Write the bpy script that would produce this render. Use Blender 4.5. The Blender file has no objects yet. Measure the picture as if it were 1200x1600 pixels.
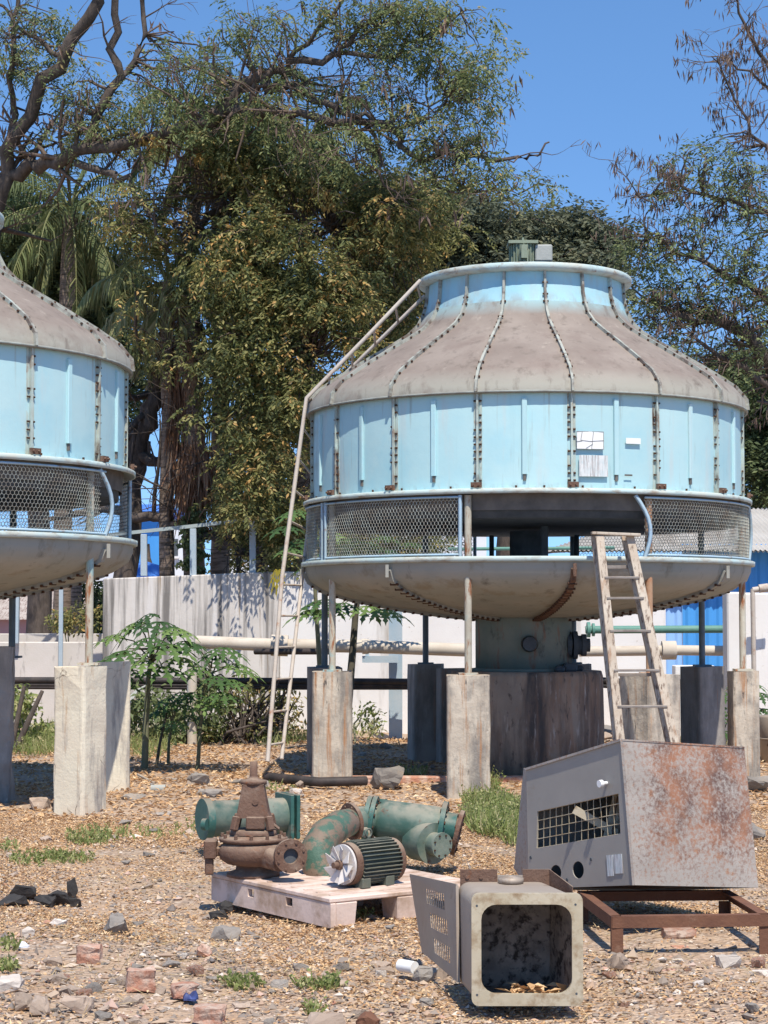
import bpy, bmesh, math, random
import numpy as np
from mathutils import Vector, Matrix
from mathutils.geometry import tessellate_polygon
random.seed(7); RNG = np.random.default_rng(7)
R_ = math.radians; PI = math.pi
sc = bpy.context.scene; COL = sc.collection
# ------------------------------------------------------------ camera, sky, sun
FP = 3000.0; PITCH = math.atan(165/FP)
cd = bpy.data.cameras.new('camera'); cam = bpy.data.objects.new('camera', cd); COL.objects.link(cam)
cd.sensor_fit = 'HORIZONTAL'; cd.sensor_width = 36; cd.lens = 90; cd.clip_end = 2000; cd.clip_start = .1
CAMZ = 1.6
cam.location = (0, 0, CAMZ); cam.rotation_euler = (PI/2+PITCH, 0, 0); sc.camera = cam
SUN_EL = 60; SUN_AZ = 12          # azimuth: degrees to the right of straight behind the camera
w = bpy.data.worlds.new('World'); sc.world = w; w.use_nodes = True
nt = w.node_tree; bg = nt.nodes['Background']; bg.inputs[1].default_value = .13
sky = nt.nodes.new('ShaderNodeTexSky'); sky.sky_type = 'NISHITA'; sky.sun_disc = False
sky.sun_elevation = R_(SUN_EL); sky.sun_rotation = R_(180-SUN_AZ)
sky.air_density = 1.0; sky.dust_density = .0; sky.ozone_density = 4.0; sky.altitude = 500
hs = nt.nodes.new('ShaderNodeHueSaturation'); hs.inputs['Saturation'].default_value = 1.13; hs.inputs['Value'].default_value = 1.22
tcw = nt.nodes.new('ShaderNodeTexCoord'); vw = nt.nodes.new('ShaderNodeVectorMath'); vw.operation = 'ADD'; vw.inputs[1].default_value = (0, 0, .13)
vn = nt.nodes.new('ShaderNodeVectorMath'); vn.operation = 'NORMALIZE'
nt.links.new(tcw.outputs['Generated'], vw.inputs[0]); nt.links.new(vw.outputs[0], vn.inputs[0]); nt.links.new(vn.outputs[0], sky.inputs[0])
nt.links.new(sky.outputs[0], hs.inputs['Color']); nt.links.new(hs.outputs[0], bg.inputs[0])
sl = bpy.data.lights.new('sun', 'SUN'); sl.energy = 4.7; sl.angle = R_(.5); sl.color = (1, .93, .82)
so = bpy.data.objects.new('sun', sl); COL.objects.link(so); so.rotation_euler = (R_(90-SUN_EL), 0, R_(SUN_AZ))
so.location = (5, -20, 30)
sc.view_settings.view_transform = 'Standard'; sc.view_settings.look = 'None'
sc.view_settings.exposure = 0.38; sc.view_settings.gamma = 1
sc.render.resolution_x = 768; sc.render.resolution_y = 1024

# ------------------------------------------------------------ picture geometry helpers
def ray(px, py):
    x = (px-600)/FP; y = (800-py)/FP
    F = Vector((0, math.cos(PITCH), math.sin(PITCH))); U = Vector((0, -math.sin(PITCH), math.cos(PITCH)))
    return F + U*y + Vector((x, 0, 0))
def P(px, py, Y):
    r = ray(px, py); return Vector((0, 0, CAMZ)) + r*(Y/r.y)
def PZ(px, py, z=0):
    r = ray(px, py); return Vector((0, 0, CAMZ)) + r*((z-CAMZ)/r.z)

# ------------------------------------------------------------ mesh builder (world coordinates)
class MB:
    def __init__(s): s.v = []; s.f = []; s.m = []; s.s = []; s.M = None
    def add(s, vs, fs, mi=0, sm=False):
        o = len(s.v)
        for p in vs:
            p = Vector(p)
            s.v.append(s.M @ p if s.M else p)
        for f in fs:
            s.f.append([i+o for i in f]); s.m.append(mi); s.s.append(sm)
    def box(s, x0, x1, y0, y1, z0, z1, mi=0):
        s.hexa([(x0,y0,z0),(x1,y0,z0),(x1,y1,z0),(x0,y1,z0),(x0,y0,z1),(x1,y0,z1),(x1,y1,z1),(x0,y1,z1)], mi)
    def hexa(s, p, mi=0):
        s.add(p, [(3,2,1,0),(4,5,6,7),(0,1,5,4),(1,2,6,5),(2,3,7,6),(3,0,4,7)], mi)
    def bar(s, a, b, w, h, up=(0,0,1), mi=0):
        a = Vector(a); b = Vector(b); d = (b-a).normalized(); u = Vector(up)
        sx = d.cross(u)
        if sx.length < 1e-4: sx = d.cross(Vector((0,1,0)))
        sx.normalize(); u = sx.cross(d).normalized(); sx *= w/2; u *= h/2
        s.hexa([a-sx-u, a+sx-u, b+sx-u, b-sx-u, a-sx+u, a+sx+u, b+sx+u, b-sx+u], mi)
    def tube(s, pts, r, n=8, mi=0, cap=True, sm=True):
        pts = [Vector(p) for p in pts]; k = len(pts)
        if not hasattr(r, '__len__'): r = [r]*k
        vs = []; fs = []; prev = None
        for i, p in enumerate(pts):
            d = (pts[min(i+1,k-1)]-pts[max(i-1,0)])
            if d.length < 1e-9: d = Vector((0,0,1))
            d.normalize()
            if prev is None:
                a = d.cross(Vector((0,0,1)));
                if a.length < .1: a = d.cross(Vector((1,0,0)))
            else: a = prev - d*prev.dot(d)
            a.normalize(); prev = a; b = d.cross(a)
            for j in range(n):
                t = 2*PI*j/n; vs.append(p + a*(math.cos(t)*r[i]) + b*(math.sin(t)*r[i]))
        for i in range(k-1):
            for j in range(n):
                q = (j+1) % n; fs.append((i*n+j, i*n+q, (i+1)*n+q, (i+1)*n+j))
        s.add(vs, fs, mi, sm)
        if cap:
            s.add([vs[j] for j in range(n)], [tuple(range(n-1,-1,-1))], mi); s.add([vs[(k-1)*n+j] for j in range(n)], [tuple(range(n))], mi)
    def lathe(s, prof, c=(0,0,0), a0=0, a1=2*PI, n=48, mi=0, sm=True):
        """prof [(r,z)], angle phi measured from -Y towards +X"""
        full = abs(a1-a0-2*PI) < 1e-6; m = n if full else n+1; vs = []; fs = []
        for (r, z) in prof:
            for j in range(m):
                t = a0+(a1-a0)*j/n; vs.append((c[0]+r*math.sin(t), c[1]-r*math.cos(t), c[2]+z))
        for i in range(len(prof)-1):
            for j in range(n):
                q = (j+1) % m if full else j+1
                fs.append((i*m+j, i*m+q, (i+1)*m+q, (i+1)*m+j))
        s.add(vs, fs, mi, sm)
    def loops(s, loops, mi=0, sm=False, cap=True):
        n = len(loops[0]); vs = [p for l in loops for p in l]; fs = []
        for i in range(len(loops)-1):
            for j in range(n):
                q = (j+1) % n; fs.append((i*n+j, i*n+q, (i+1)*n+q, (i+1)*n+j))
        s.add(vs, fs, mi, sm)
        if cap: s.add(loops[0], [tuple(range(n-1,-1,-1))], mi); s.add(loops[-1], [tuple(range(n))], mi)
    def plate(s, outer, holes, fn, th, mi=0):
        """flat plate with holes: 2D loops mapped by fn(u,v,w), w = 0..th"""
        ls = [outer]+holes; flat = [p for l in ls for p in l]
        tri = tessellate_polygon([[Vector((a, b, 0)) for a, b in l] for l in ls])
        s.add([fn(a, b, 0) for a, b in flat], [tuple(t) for t in tri], mi)
        s.add([fn(a, b, th) for a, b in flat], [tuple(t[::-1]) for t in tri], mi)
        o = 0
        for l in ls:
            n = len(l); vs = [fn(a,b,0) for a,b in l]+[fn(a,b,th) for a,b in l]
            s.add(vs, [(j,(j+1)%n,n+(j+1)%n,n+j) for j in range(n)], mi)
    def cyl(s, a, b, r, n=16, mi=0): s.tube([a, b], r, n, mi)

def mesh_from(name, mb, mats, off):
    me = bpy.data.meshes.new(name); me.from_pydata([v-off for v in mb.v], [], mb.f)
    for m in (mats if isinstance(mats, (list, tuple)) else [mats]): me.materials.append(m)
    me.polygons.foreach_set('material_index', mb.m); me.polygons.foreach_set('use_smooth', mb.s); me.update()
    return me
def fix_normals(me):
    bm = bmesh.new(); bm.from_mesh(me); bmesh.ops.recalc_face_normals(bm, faces=bm.faces); bm.to_mesh(me); bm.free()
WL = {}
def tag(o, label=None, cat=None, group=None, kind=None):
    if label: o['label'] = label
    if cat: o['category'] = cat
    if group: o['group'] = group
    if kind: o['kind'] = kind
    return o
def obj(name, mb, mats, parent=None, bevel=0, fix=True, origin=None, label=None, seg=1):
    if parent is not None: off = WL[parent.name]
    elif origin is not None: off = Vector(origin)
    else:
        zs = min(v.z for v in mb.v); n = len(mb.v)
        off = Vector((sum(v.x for v in mb.v)/n, sum(v.y for v in mb.v)/n, zs))
    me = mesh_from(name, mb, mats, off)
    if fix: fix_normals(me)
    o = bpy.data.objects.new(name, me); COL.objects.link(o)
    WL[o.name] = off
    if parent is not None: o.parent = parent
    else: o.location = off
    if bevel:
        b = o.modifiers.new('bevel', 'BEVEL'); b.width = bevel; b.segments = seg; b.limit_method = 'ANGLE'; b.angle_limit = R_(40)
    if label: o['label'] = label
    return o
def thing(name, label, cat, loc, group=None):
    o = bpy.data.objects.new(name, None); COL.objects.link(o); o.location = loc; o.empty_display_size = .2
    WL[o.name] = Vector(loc); return tag(o, label, cat, group)

# ------------------------------------------------------------ materials
def mat(name, c1, c2=None, scale=6, rough=.8, metal=0, layers=(), bump=.15, bscale=40, detail=4, rnd=0, spec=.3, stretch=None, dust=None, crack=None):
    """layers: (colour, scale, lo, hi, stretch xyz[, zlo, zhi]) painted over the base where noise (and height band) allow"""
    m = bpy.data.materials.new(name); m.use_nodes = True; N = m.node_tree.nodes; L = m.node_tree.links
    bs = N['Principled BSDF']; bs.inputs['Roughness'].default_value = rough; bs.inputs['Metallic'].default_value = metal
    bs.inputs['Specular IOR Level'].default_value = spec
    tc = N.new('ShaderNodeTexCoord'); oi = N.new('ShaderNodeObjectInfo')
    addv = N.new('ShaderNodeVectorMath'); addv.operation = 'ADD'
    mul = N.new('ShaderNodeMath'); mul.operation = 'MULTIPLY'; mul.inputs[1].default_value = 37 if rnd else 0
    L.new(oi.outputs['Random'], mul.inputs[0]); L.new(tc.outputs['Object'], addv.inputs[0]); L.new(mul.outputs[0], addv.inputs[1])
    def noise(sc_, st=None, det=4, rgh=.6):
        n = N.new('ShaderNodeTexNoise'); n.inputs['Scale'].default_value = sc_; n.inputs['Detail'].default_value = det; n.inputs['Roughness'].default_value = rgh
        if st:
            mp = N.new('ShaderNodeMapping'); mp.inputs['Scale'].default_value = st; L.new(addv.outputs[0], mp.inputs[0]); L.new(mp.outputs[0], n.inputs[0])
        else: L.new(addv.outputs[0], n.inputs[0])
        return n.outputs['Fac']
    def mixc(f, a, b):
        x = N.new('ShaderNodeMix'); x.data_type = 'RGBA'
        L.new(f, x.inputs['Factor'])
        for k, v in ((6, a), (7, b)):
            if isinstance(v, tuple): x.inputs[k].default_value = (*v, 1)
            else: L.new(v, x.inputs[k])
        return x.outputs[2]
    def mr(v, lo, hi):
        x = N.new('ShaderNodeMapRange'); x.inputs[1].default_value = lo; x.inputs[2].default_value = hi; L.new(v, x.inputs[0]); return x.outputs[0]
    cur = mixc(mr(noise(scale, stretch, detail), .35, .65), c1, c2 or c1)
    sep = None
    for ly in layers:
        col, s_, lo, hi, st = ly[:5]
        f = mr(noise(s_, st, 6, .65), lo, hi)
        if len(ly) > 5:
            if sep is None:
                sep = N.new('ShaderNodeSeparateXYZ'); L.new(tc.outputs['Object'], sep.inputs[0])
            zf = mr(sep.outputs[2], ly[5], ly[6]); mm = N.new('ShaderNodeMath'); mm.operation = 'MULTIPLY'
            L.new(f, mm.inputs[0]); L.new(zf, mm.inputs[1]); f = mm.outputs[0]
        cur = mixc(f, cur, col)
    if crack:
        vo_ = N.new('ShaderNodeTexVoronoi'); vo_.feature = 'DISTANCE_TO_EDGE'; vo_.inputs['Scale'].default_value = crack[1]
        mp_ = N.new('ShaderNodeMapping'); mp_.inputs['Scale'].default_value = (1,1,.4); wv = N.new('ShaderNodeVectorMath'); wv.operation = 'ADD'
        nn_ = N.new('ShaderNodeTexNoise'); nn_.inputs['Scale'].default_value = 5; nn_.inputs['Detail'].default_value = 4; L.new(addv.outputs[0], nn_.inputs[0])
        sc_ = N.new('ShaderNodeVectorMath'); sc_.operation = 'SCALE'; sc_.inputs['Scale'].default_value = .25; L.new(nn_.outputs['Color'], sc_.inputs[0])
        L.new(addv.outputs[0], wv.inputs[0]); L.new(sc_.outputs[0], wv.inputs[1]); L.new(wv.outputs[0], mp_.inputs[0]); L.new(mp_.outputs[0], vo_.inputs[0])
        f1_ = mr(vo_.outputs['Distance'], .012, .004); f2_ = mr(noise(1.7), .5, .58); mm_ = N.new('ShaderNodeMath'); mm_.operation = 'MULTIPLY'; L.new(f1_, mm_.inputs[0]); L.new(f2_, mm_.inputs[1])
        cur = mixc(mm_.outputs[0], cur, crack[0])
    if dust:
        ge_ = N.new('ShaderNodeNewGeometry'); sp_ = N.new('ShaderNodeSeparateXYZ'); L.new(ge_.outputs['Normal'], sp_.inputs[0])
        f1_ = mr(sp_.outputs[2], .25, .9); f2_ = mr(noise(11), .32, .58); mm_ = N.new('ShaderNodeMath'); mm_.operation = 'MULTIPLY'; L.new(f1_, mm_.inputs[0]); L.new(f2_, mm_.inputs[1])
        cur = mixc(mm_.outputs[0], cur, dust)
    if rnd:
        h = N.new('ShaderNodeHueSaturation'); L.new(cur, h.inputs['Color'])
        x = N.new('ShaderNodeMapRange'); x.inputs[3].default_value = 1-rnd; x.inputs[4].default_value = 1+rnd; L.new(oi.outputs['Random'], x.inputs[0])
        L.new(x.outputs[0], h.inputs['Value']); cur = h.outputs[0]
    L.new(cur, bs.inputs['Base Color'])
    if bump:
        b = N.new('ShaderNodeBump'); b.inputs['Strength'].default_value = bump; b.inputs['Distance'].default_value = .02
        L.new(noise(bscale, stretch, 6), b.inputs['Height']); L.new(b.outputs[0], bs.inputs['Normal'])
    return m
def leafmat(name, cols, transl=.3, rough=.6):
    m = bpy.data.materials.new(name); m.use_nodes = True; N = m.node_tree.nodes; L = m.node_tree.links
    bs = N['Principled BSDF']; bs.inputs['Roughness'].default_value = rough; bs.inputs['Specular IOR Level'].default_value = .3
    at = N.new('ShaderNodeAttribute'); at.attribute_name = 'tint'
    cr = N.new('ShaderNodeValToRGB'); e = cr.color_ramp.elements
    for i, (p, c) in enumerate(cols):
        if i < 2: e[i].position = p; e[i].color = (*c, 1)
        else: k = e.new(p); k.color = (*c, 1)
    L.new(at.outputs['Fac'], cr.inputs[0]); L.new(cr.outputs[0], bs.inputs['Base Color'])
    if transl:
        tr = N.new('ShaderNodeBsdfTranslucent'); mx = N.new('ShaderNodeMixShader'); mx.inputs[0].default_value = transl
        L.new(cr.outputs[0], tr.inputs[0]); L.new(bs.outputs[0], mx.inputs[1]); L.new(tr.outputs[0], mx.inputs[2])
        L.new(mx.outputs[0], N['Material Output'].inputs[0])
    return m
STR = (6, 6, .35)
rust = (.17, .07, .035); rustd = (.07, .035, .022); dirt = (.16, .12, .09); black = (.02, .02, .02)
M = {}
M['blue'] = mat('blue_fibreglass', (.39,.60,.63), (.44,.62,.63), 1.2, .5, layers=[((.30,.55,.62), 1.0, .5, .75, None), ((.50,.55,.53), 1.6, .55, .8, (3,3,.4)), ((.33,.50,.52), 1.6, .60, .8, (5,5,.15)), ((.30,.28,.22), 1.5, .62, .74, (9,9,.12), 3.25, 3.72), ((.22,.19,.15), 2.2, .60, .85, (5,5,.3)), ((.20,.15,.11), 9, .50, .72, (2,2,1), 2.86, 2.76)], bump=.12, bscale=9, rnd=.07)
M['bluedeep'] = mat('blue_neck', (.28,.52,.61), (.35,.55,.60), 2, .55, layers=[((.36,.42,.40), 2, .5, .75, (2,2,.6)), ((.24,.2,.17), 3, .45, .6, (2,2,1), 4.86, 4.66)], bump=.05)
M['roof'] = mat('dusty_roof', (.205,.165,.138), (.265,.22,.185), 1.8, .85, layers=[((.36,.31,.26), 4, .6, .8, (2,2,1)), ((.20,.155,.13), 1.4, .52, .75, (2.5,2.5,.7)), ((.33,.315,.265), 3, .25, .5, None, 3.94, 3.76), ((.28,.44,.46), 3, .3, .6, None, 4.60, 4.78), ((.13,.105,.085), 2, .54, .78, (4,4,1.2)), ((.16,.13,.1), 14, .52, .7, (1,1,3), 3.74, 3.70)], bump=.08, bscale=25, rnd=.05)
M['eave'] = mat('eave_edge', (.20,.19,.17), (.30,.32,.29), 6, .8)
M['flange'] = mat('pale_blue_flange', (.40,.56,.55), (.47,.55,.50), 6, .6, layers=[((.30,.24,.18), 8, .58, .75, None), ((.25,.10,.04), 12, .66, .78, None)], bump=.08)
M['roofseam'] = mat('roof_seam_paint', (.30,.32,.28), (.38,.38,.33), 6, .7, layers=[((.15,.12,.10), 7, .46, .62, None), ((.40,.56,.56), 2, .62, .7, None)], bump=.1)
M['flange_dirty'] = mat('stained_flange', (.42,.53,.50), (.38,.40,.34), 5, .7, layers=[((.12,.09,.07), 5, .52, .66, (1,1,.6)), ((.24,.10,.045), 7, .58, .72, (1,1,.6))], bump=.1)
M['bolt'] = mat('rusty_bolt', (.06,.04,.03), (.10,.045,.025), 30, .8, metal=.3)
M['rim'] = mat('rim_paint', (.42,.55,.55), (.48,.50,.44), 3, .6, layers=[((.30,.25,.19), 5, .5, .7, (1,1,3)), ((.26,.12,.05), 9, .62, .75, None)], bump=.1)
M['basin'] = mat('basin_grey', (.26,.27,.24), (.33,.32,.28), 1.6, .75, layers=[((.22,.18,.12), 1.7, .55, .75, (2,2,2)), ((.10,.09,.07), 3, .58, .8, (2,2,.8)), ((.30,.14,.05), 5, .68, .78, None)], bump=.08, bscale=25)
M['dark'] = mat('dark_fill', (.06,.07,.08), (.09,.10,.11), 8, .95)
M['darkgrey'] = mat('dark_underside', (.10,.09,.08), (.16,.14,.12), 5, .9)
M['wire'] = mat('mesh_wire', (.46,.50,.46), (.34,.31,.26), 9, .6, metal=.2, bump=0)
M['wireblue'] = mat('mesh_frame', (.36,.50,.62), (.36,.46,.50), 5, .6, layers=[((.25,.13,.07), 8, .58, .70, None)])
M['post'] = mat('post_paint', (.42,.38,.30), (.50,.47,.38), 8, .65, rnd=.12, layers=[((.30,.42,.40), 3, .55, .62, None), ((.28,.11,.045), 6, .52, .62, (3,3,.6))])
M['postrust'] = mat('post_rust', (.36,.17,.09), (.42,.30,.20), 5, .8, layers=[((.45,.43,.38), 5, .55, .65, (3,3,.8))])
M['postshade'] = mat('post_shaded', (.10,.13,.15), (.14,.17,.18), 8, .6)
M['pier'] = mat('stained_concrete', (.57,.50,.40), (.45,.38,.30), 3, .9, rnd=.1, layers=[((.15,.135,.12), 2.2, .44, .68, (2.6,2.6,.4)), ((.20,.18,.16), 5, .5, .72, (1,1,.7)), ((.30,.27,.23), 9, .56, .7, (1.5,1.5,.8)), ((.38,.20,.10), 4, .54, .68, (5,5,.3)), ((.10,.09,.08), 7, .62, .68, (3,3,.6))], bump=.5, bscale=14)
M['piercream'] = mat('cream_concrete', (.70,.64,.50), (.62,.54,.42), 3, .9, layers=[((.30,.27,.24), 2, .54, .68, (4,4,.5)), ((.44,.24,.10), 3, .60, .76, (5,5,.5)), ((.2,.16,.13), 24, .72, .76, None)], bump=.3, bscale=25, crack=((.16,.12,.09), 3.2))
M['piershade'] = mat('shaded_concrete', (.26,.235,.21), (.33,.30,.27), 4, .9, rnd=.1, layers=[((.12,.11,.10), 2, .44, .70, (2,2,.5)), ((.28,.16,.10), 2.5, .6, .72, (4,4,.3)), ((.45,.42,.38), 7, .62, .7, (6,6,.4))], bump=.5, bscale=14)  # streaked pier concrete, base colour darkened for the shade under the towers
M['plinth'] = mat('plinth_concrete', (.26,.21,.165), (.34,.28,.22), 3, .9, layers=[((.30,.16,.09), 1.6, .44, .64, (1.8,1.8,.3)), ((.08,.07,.065), 1.8, .46, .68, (2.4,2.4,.35)), ((.44,.40,.36), 5, .58, .74, (3,3,.5)), ((.10,.08,.07), 8, .58, .68, (2,2,.8))], bump=.5, bscale=14)
M['drum'] = mat('drum_steel', (.13,.17,.15), (.19,.21,.18), 3, .75, layers=[((.05,.05,.05), 3, .58, .68, (1,1,.6)), ((.22,.09,.05), 4, .55, .7, (2,2,.5))], bump=.15)
M['wallwhite'] = mat('white_wall', (.74,.72,.69), (.68,.65,.62), 1.2, .9, layers=[((.38,.34,.29), 1.1, .56, .74, (2,2,.3)), ((.45,.40,.34), 14, .66, .72, None), ((.30,.27,.23), 6, .68, .76, (1.5,1.5,.2))], bump=.1)
M['wallgrey'] = mat('streaked_wall', (.62,.58,.53), (.54,.50,.46), 1.4, .9, layers=[((.19,.175,.16), 2.2, .46, .62, (3.5,1,.14)), ((.62,.59,.56), 1.3, .56, .66, (3.5,1,.16)), ((.30,.23,.16), 3, .6, .7, (4,1,.15))], bump=.2, bscale=15)
M['walllow'] = mat('low_wall', (.60,.55,.51), (.52,.48,.43), 1.5, .9, layers=[((.25,.22,.20), 3, .58, .72, (2,1,.5))], bump=.15)
M['bluesheet'] = mat('blue_sheet', (.06,.27,.62), (.07,.30,.66), 1.5, .5, layers=[((.04,.16,.36), 1.2, .6, .8, (3,1,.2))], bump=0)
M['lightbluesheet'] = mat('light_blue_sheet', (.25,.45,.78), (.30,.50,.80), 1.5, .5, bump=0)
M['roofsheet'] = mat('weathered_roof_sheet', (.42,.40,.37), (.50,.48,.45), 1.2, .8, layers=[((.26,.20,.15), 1.3, .5, .72, (1,.3,1))], bump=0)
M['pipecream'] = mat('pipe_beige', (.48,.41,.33), (.56,.50,.42), 2.5, .75, layers=[((.25,.20,.15), 4, .58, .75, (.5,2,2))], bump=.1)
M['pipegreen'] = mat('pipe_green', (.09,.22,.18), (.13,.27,.22), 3, .6)
M['cable'] = mat('black_cable', (.025,.023,.022), (.06,.045,.04), 6, .6)
M['railgrey'] = mat('rail_paint', (.30,.36,.36), (.36,.40,.38), 5, .6, layers=[((.2,.12,.07), 6, .62, .75, None)])
M['steelblue'] = mat('steel_column_paint', (.33,.42,.48), (.40,.46,.50), 4, .6)
M['ladpaint'] = mat('ladder_pale', (.50,.44,.38), (.44,.38,.32), 6, .65, layers=[((.35,.18,.11), 6, .58, .7, None)])
M['ladwood'] = mat('weathered_ladder', (.42,.34,.26), (.52,.45,.36), 5, .75, layers=[((.16,.11,.08), 9, .52, .62, (4,4,.6)), ((.35,.22,.14), 5, .58, .7, (3,3,.5))], bump=.2)
M['rung'] = mat('worn_rung', (.34,.30,.26), (.24,.20,.17), 8, .5, metal=.4)
M['motorgreen'] = mat('motor_green', (.20,.24,.17), (.27,.30,.22), 6, .7, layers=[(rustd, 8, .6, .7, None)])
M['motorgrey'] = mat('grey_box', (.33,.34,.31), (.38,.38,.35), 6, .7)
M['greenpaint'] = mat('green_cast_iron', (.04,.095,.075), (.08,.13,.105), 4, .55, layers=[((.22,.25,.20), 2.5, .42, .66, None), ((.10,.05,.03), 9, .62, .70, None)], bump=.12, dust=(.27,.25,.19))
M['greenflange'] = mat('green_flange', (.03,.10,.085), (.05,.13,.11), 6, .5, layers=[(rustd, 9, .6, .68, None), ((.24,.22,.17), 5, .6, .75, None)], bump=.15, dust=(.22,.19,.14))
M['greenrust'] = mat('green_flaking', (.05,.11,.08), (.08,.14,.10), 6, .6, layers=[((.19,.14,.10), 9, .44, .52, None), ((.07,.04,.025), 14, .58, .66, None)], bump=.3)
M['greendark'] = mat('motor_dark_green', (.085,.10,.08), (.12,.13,.105), 6, .55, layers=[((.13,.12,.09), 6, .55, .7, None)], bump=.1, dust=(.26,.24,.18))
M['rust'] = mat('brown_rust', (.17,.105,.075), (.13,.072,.05), 6, .85, metal=.1, layers=[((.28,.21,.16), 5, .55, .72, None), ((.19,.07,.03), 9, .60, .70, None), ((.05,.03,.022), 14, .62, .70, None)], bump=.4, bscale=60, dust=(.30,.22,.16))
M['rustframe'] = mat('frame_rust', (.18,.085,.05), (.13,.06,.038), 6, .85, layers=[((.25,.15,.10), 8, .58, .72, None)], bump=.25, bscale=60)
M['fan'] = mat('fan_white', (.62,.58,.55), (.50,.46,.42), 9, .6, layers=[((.2,.14,.1), 14, .62, .72, None)])
M['pallet'] = mat('dusty_pallet', (.70,.55,.47), (.62,.48,.40), 3, .8, layers=[((.40,.28,.20), 4, .46, .64, None), ((.22,.15,.11), 11, .66, .74, None)], bump=.15)
M['cabgrey'] = mat('cabinet_grey', (.30,.28,.25), (.34,.315,.28), 3, .5, layers=[((.26,.20,.14), 3, .62, .8, (1,1,2)), ((.20,.09,.05), 18, .70, .74, None)], bump=.03)
M['zinc'] = mat('dusty_sheet', (.33,.27,.215), (.38,.32,.26), 4, .55, metal=.15, layers=[((.20,.13,.08), 7, .62, .74, None)], bump=.05)
M['zincflange'] = mat('flange_khaki', (.42,.36,.25), (.48,.42,.31), 7, .6, metal=.1, layers=[((.28,.20,.12), 12, .48, .64, None)], bump=.1)
M['inside'] = mat('mottled_inside', (.17,.14,.115), (.30,.25,.20), 14, .85, layers=[((.04,.03,.025), 22, .5, .62, None)], bump=.2)
M['white'] = mat('white_sticker', (.78,.78,.76), (.72,.72,.70), 8, .7, bump=0)
M['navy'] = mat('navy_plastic', (.025,.035,.10), (.05,.07,.2), 9, .5)
M['ink'] = mat('sticker_line', (.22,.22,.22), None, 8, .8, bump=0)
M['paperworn'] = mat('worn_sticker', (.52,.58,.58), (.66,.66,.64), 20, .8, layers=[((.36,.33,.32), 10, .5, .6, (8,8,.4))], bump=0)
M['rubber'] = mat('black_rubber', (.028,.026,.025), (.05,.045,.042), 9, .75, layers=[((.10,.085,.07), 5, .55, .75, None)], bump=.25)
M['stone'] = mat('grey_stone', (.30,.265,.23), (.20,.18,.16), 5, .9, rnd=.3, layers=[((.34,.27,.20), 6, .56, .72, None)], bump=.5, bscale=18)
M['stonetan'] = mat('tan_stone', (.40,.31,.24), (.32,.245,.19), 5, .9, rnd=.25, layers=[((.48,.40,.33), 7, .55, .72, None)], bump=.5, bscale=18)
M['stonepale'] = mat('pale_stone', (.58,.52,.46), (.46,.40,.34), 6, .9, rnd=.2, bump=.5, bscale=18)
M['brick'] = mat('red_brick', (.44,.21,.14), (.36,.18,.12), 9, .9, rnd=.2, layers=[((.50,.38,.30), 12, .44, .62, None), ((.2,.13,.1), 20, .62, .7, None)], bump=.8, bscale=30)
M['bark'] = mat('grey_bark', (.06,.048,.04), (.115,.09,.075), 5, .95, bump=.6, bscale=12, stretch=(3,3,1))
M['twig'] = mat('twig', (.10,.07,.055), (.15,.11,.085), 5, .9, bump=0)
M['palmbark'] = mat('palm_bark', (.17,.13,.10), (.24,.18,.14), 4, .95, layers=[((.08,.06,.045), 6, .5, .6, (.6,.6,6))], bump=.5)
M['stem'] = mat('green_stem', (.16,.15,.10), (.13,.14,.07), 9, .8)
M['darkstem'] = mat('dark_stem', (.07,.06,.045), (.10,.09,.06), 9, .85)
Lf = {}
Lf['olive'] = leafmat('olive_leaves', [(0,(.06,.075,.03)), (.3,(.13,.15,.05)), (.6,(.25,.24,.085)), (.85,(.40,.35,.13)), (.96,(.52,.40,.18)), (1,(.56,.34,.12))], .42)
Lf['deep'] = leafmat('deep_leaves', [(0,(.04,.06,.03)), (.5,(.08,.11,.045)), (1,(.15,.18,.07))], .3)
Lf['feather'] = leafmat('feathery_leaves', [(0,(.08,.11,.05)), (.5,(.18,.22,.085)), (.9,(.32,.33,.14)), (1,(.46,.33,.14))], .42)
Lf['far'] = leafmat('far_leaves', [(0,(.06,.075,.05)), (.5,(.11,.125,.075)), (1,(.19,.185,.10))], .3)
Lf['light'] = leafmat('light_green_leaves', [(0,(.08,.11,.05)), (.5,(.16,.20,.085)), (1,(.30,.34,.14))], .35)
Lf['pod'] = leafmat('brown_pods', [(0,(.07,.045,.035)), (1,(.14,.09,.065))], 0)
Lf['palm'] = leafmat('palm_leaflets', [(0,(.06,.09,.04)), (.5,(.13,.16,.06)), (.85,(.27,.27,.12)), (1,(.42,.36,.19))], .3)
Lf['dead'] = leafmat('dead_fronds', [(0,(.15,.075,.04)), (.6,(.26,.14,.08)), (1,(.36,.24,.15))], .15)
Lf['papaya'] = leafmat('papaya_leaves', [(0,(.035,.075,.03)), (.6,(.08,.15,.045)), (1,(.20,.29,.09))], .3, .5)
Lf['yellow'] = leafmat('yellow_leaf', [(0,(.45,.36,.04)), (1,(.62,.50,.07))], .3)
Lf['grass'] = leafmat('weed_blades', [(0,(.13,.18,.05)), (.5,(.25,.29,.09)), (1,(.50,.45,.24))], .35)
Lf['litter'] = leafmat('leaf_litter', [(0,(.24,.125,.065)), (.35,(.45,.265,.13)), (.7,(.61,.41,.225)), (1,(.73,.57,.37))], .1, .8)
Lf['straw'] = leafmat('dry_straw', [(0,(.30,.21,.11)), (1,(.55,.43,.25))], .1, .8)

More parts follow.
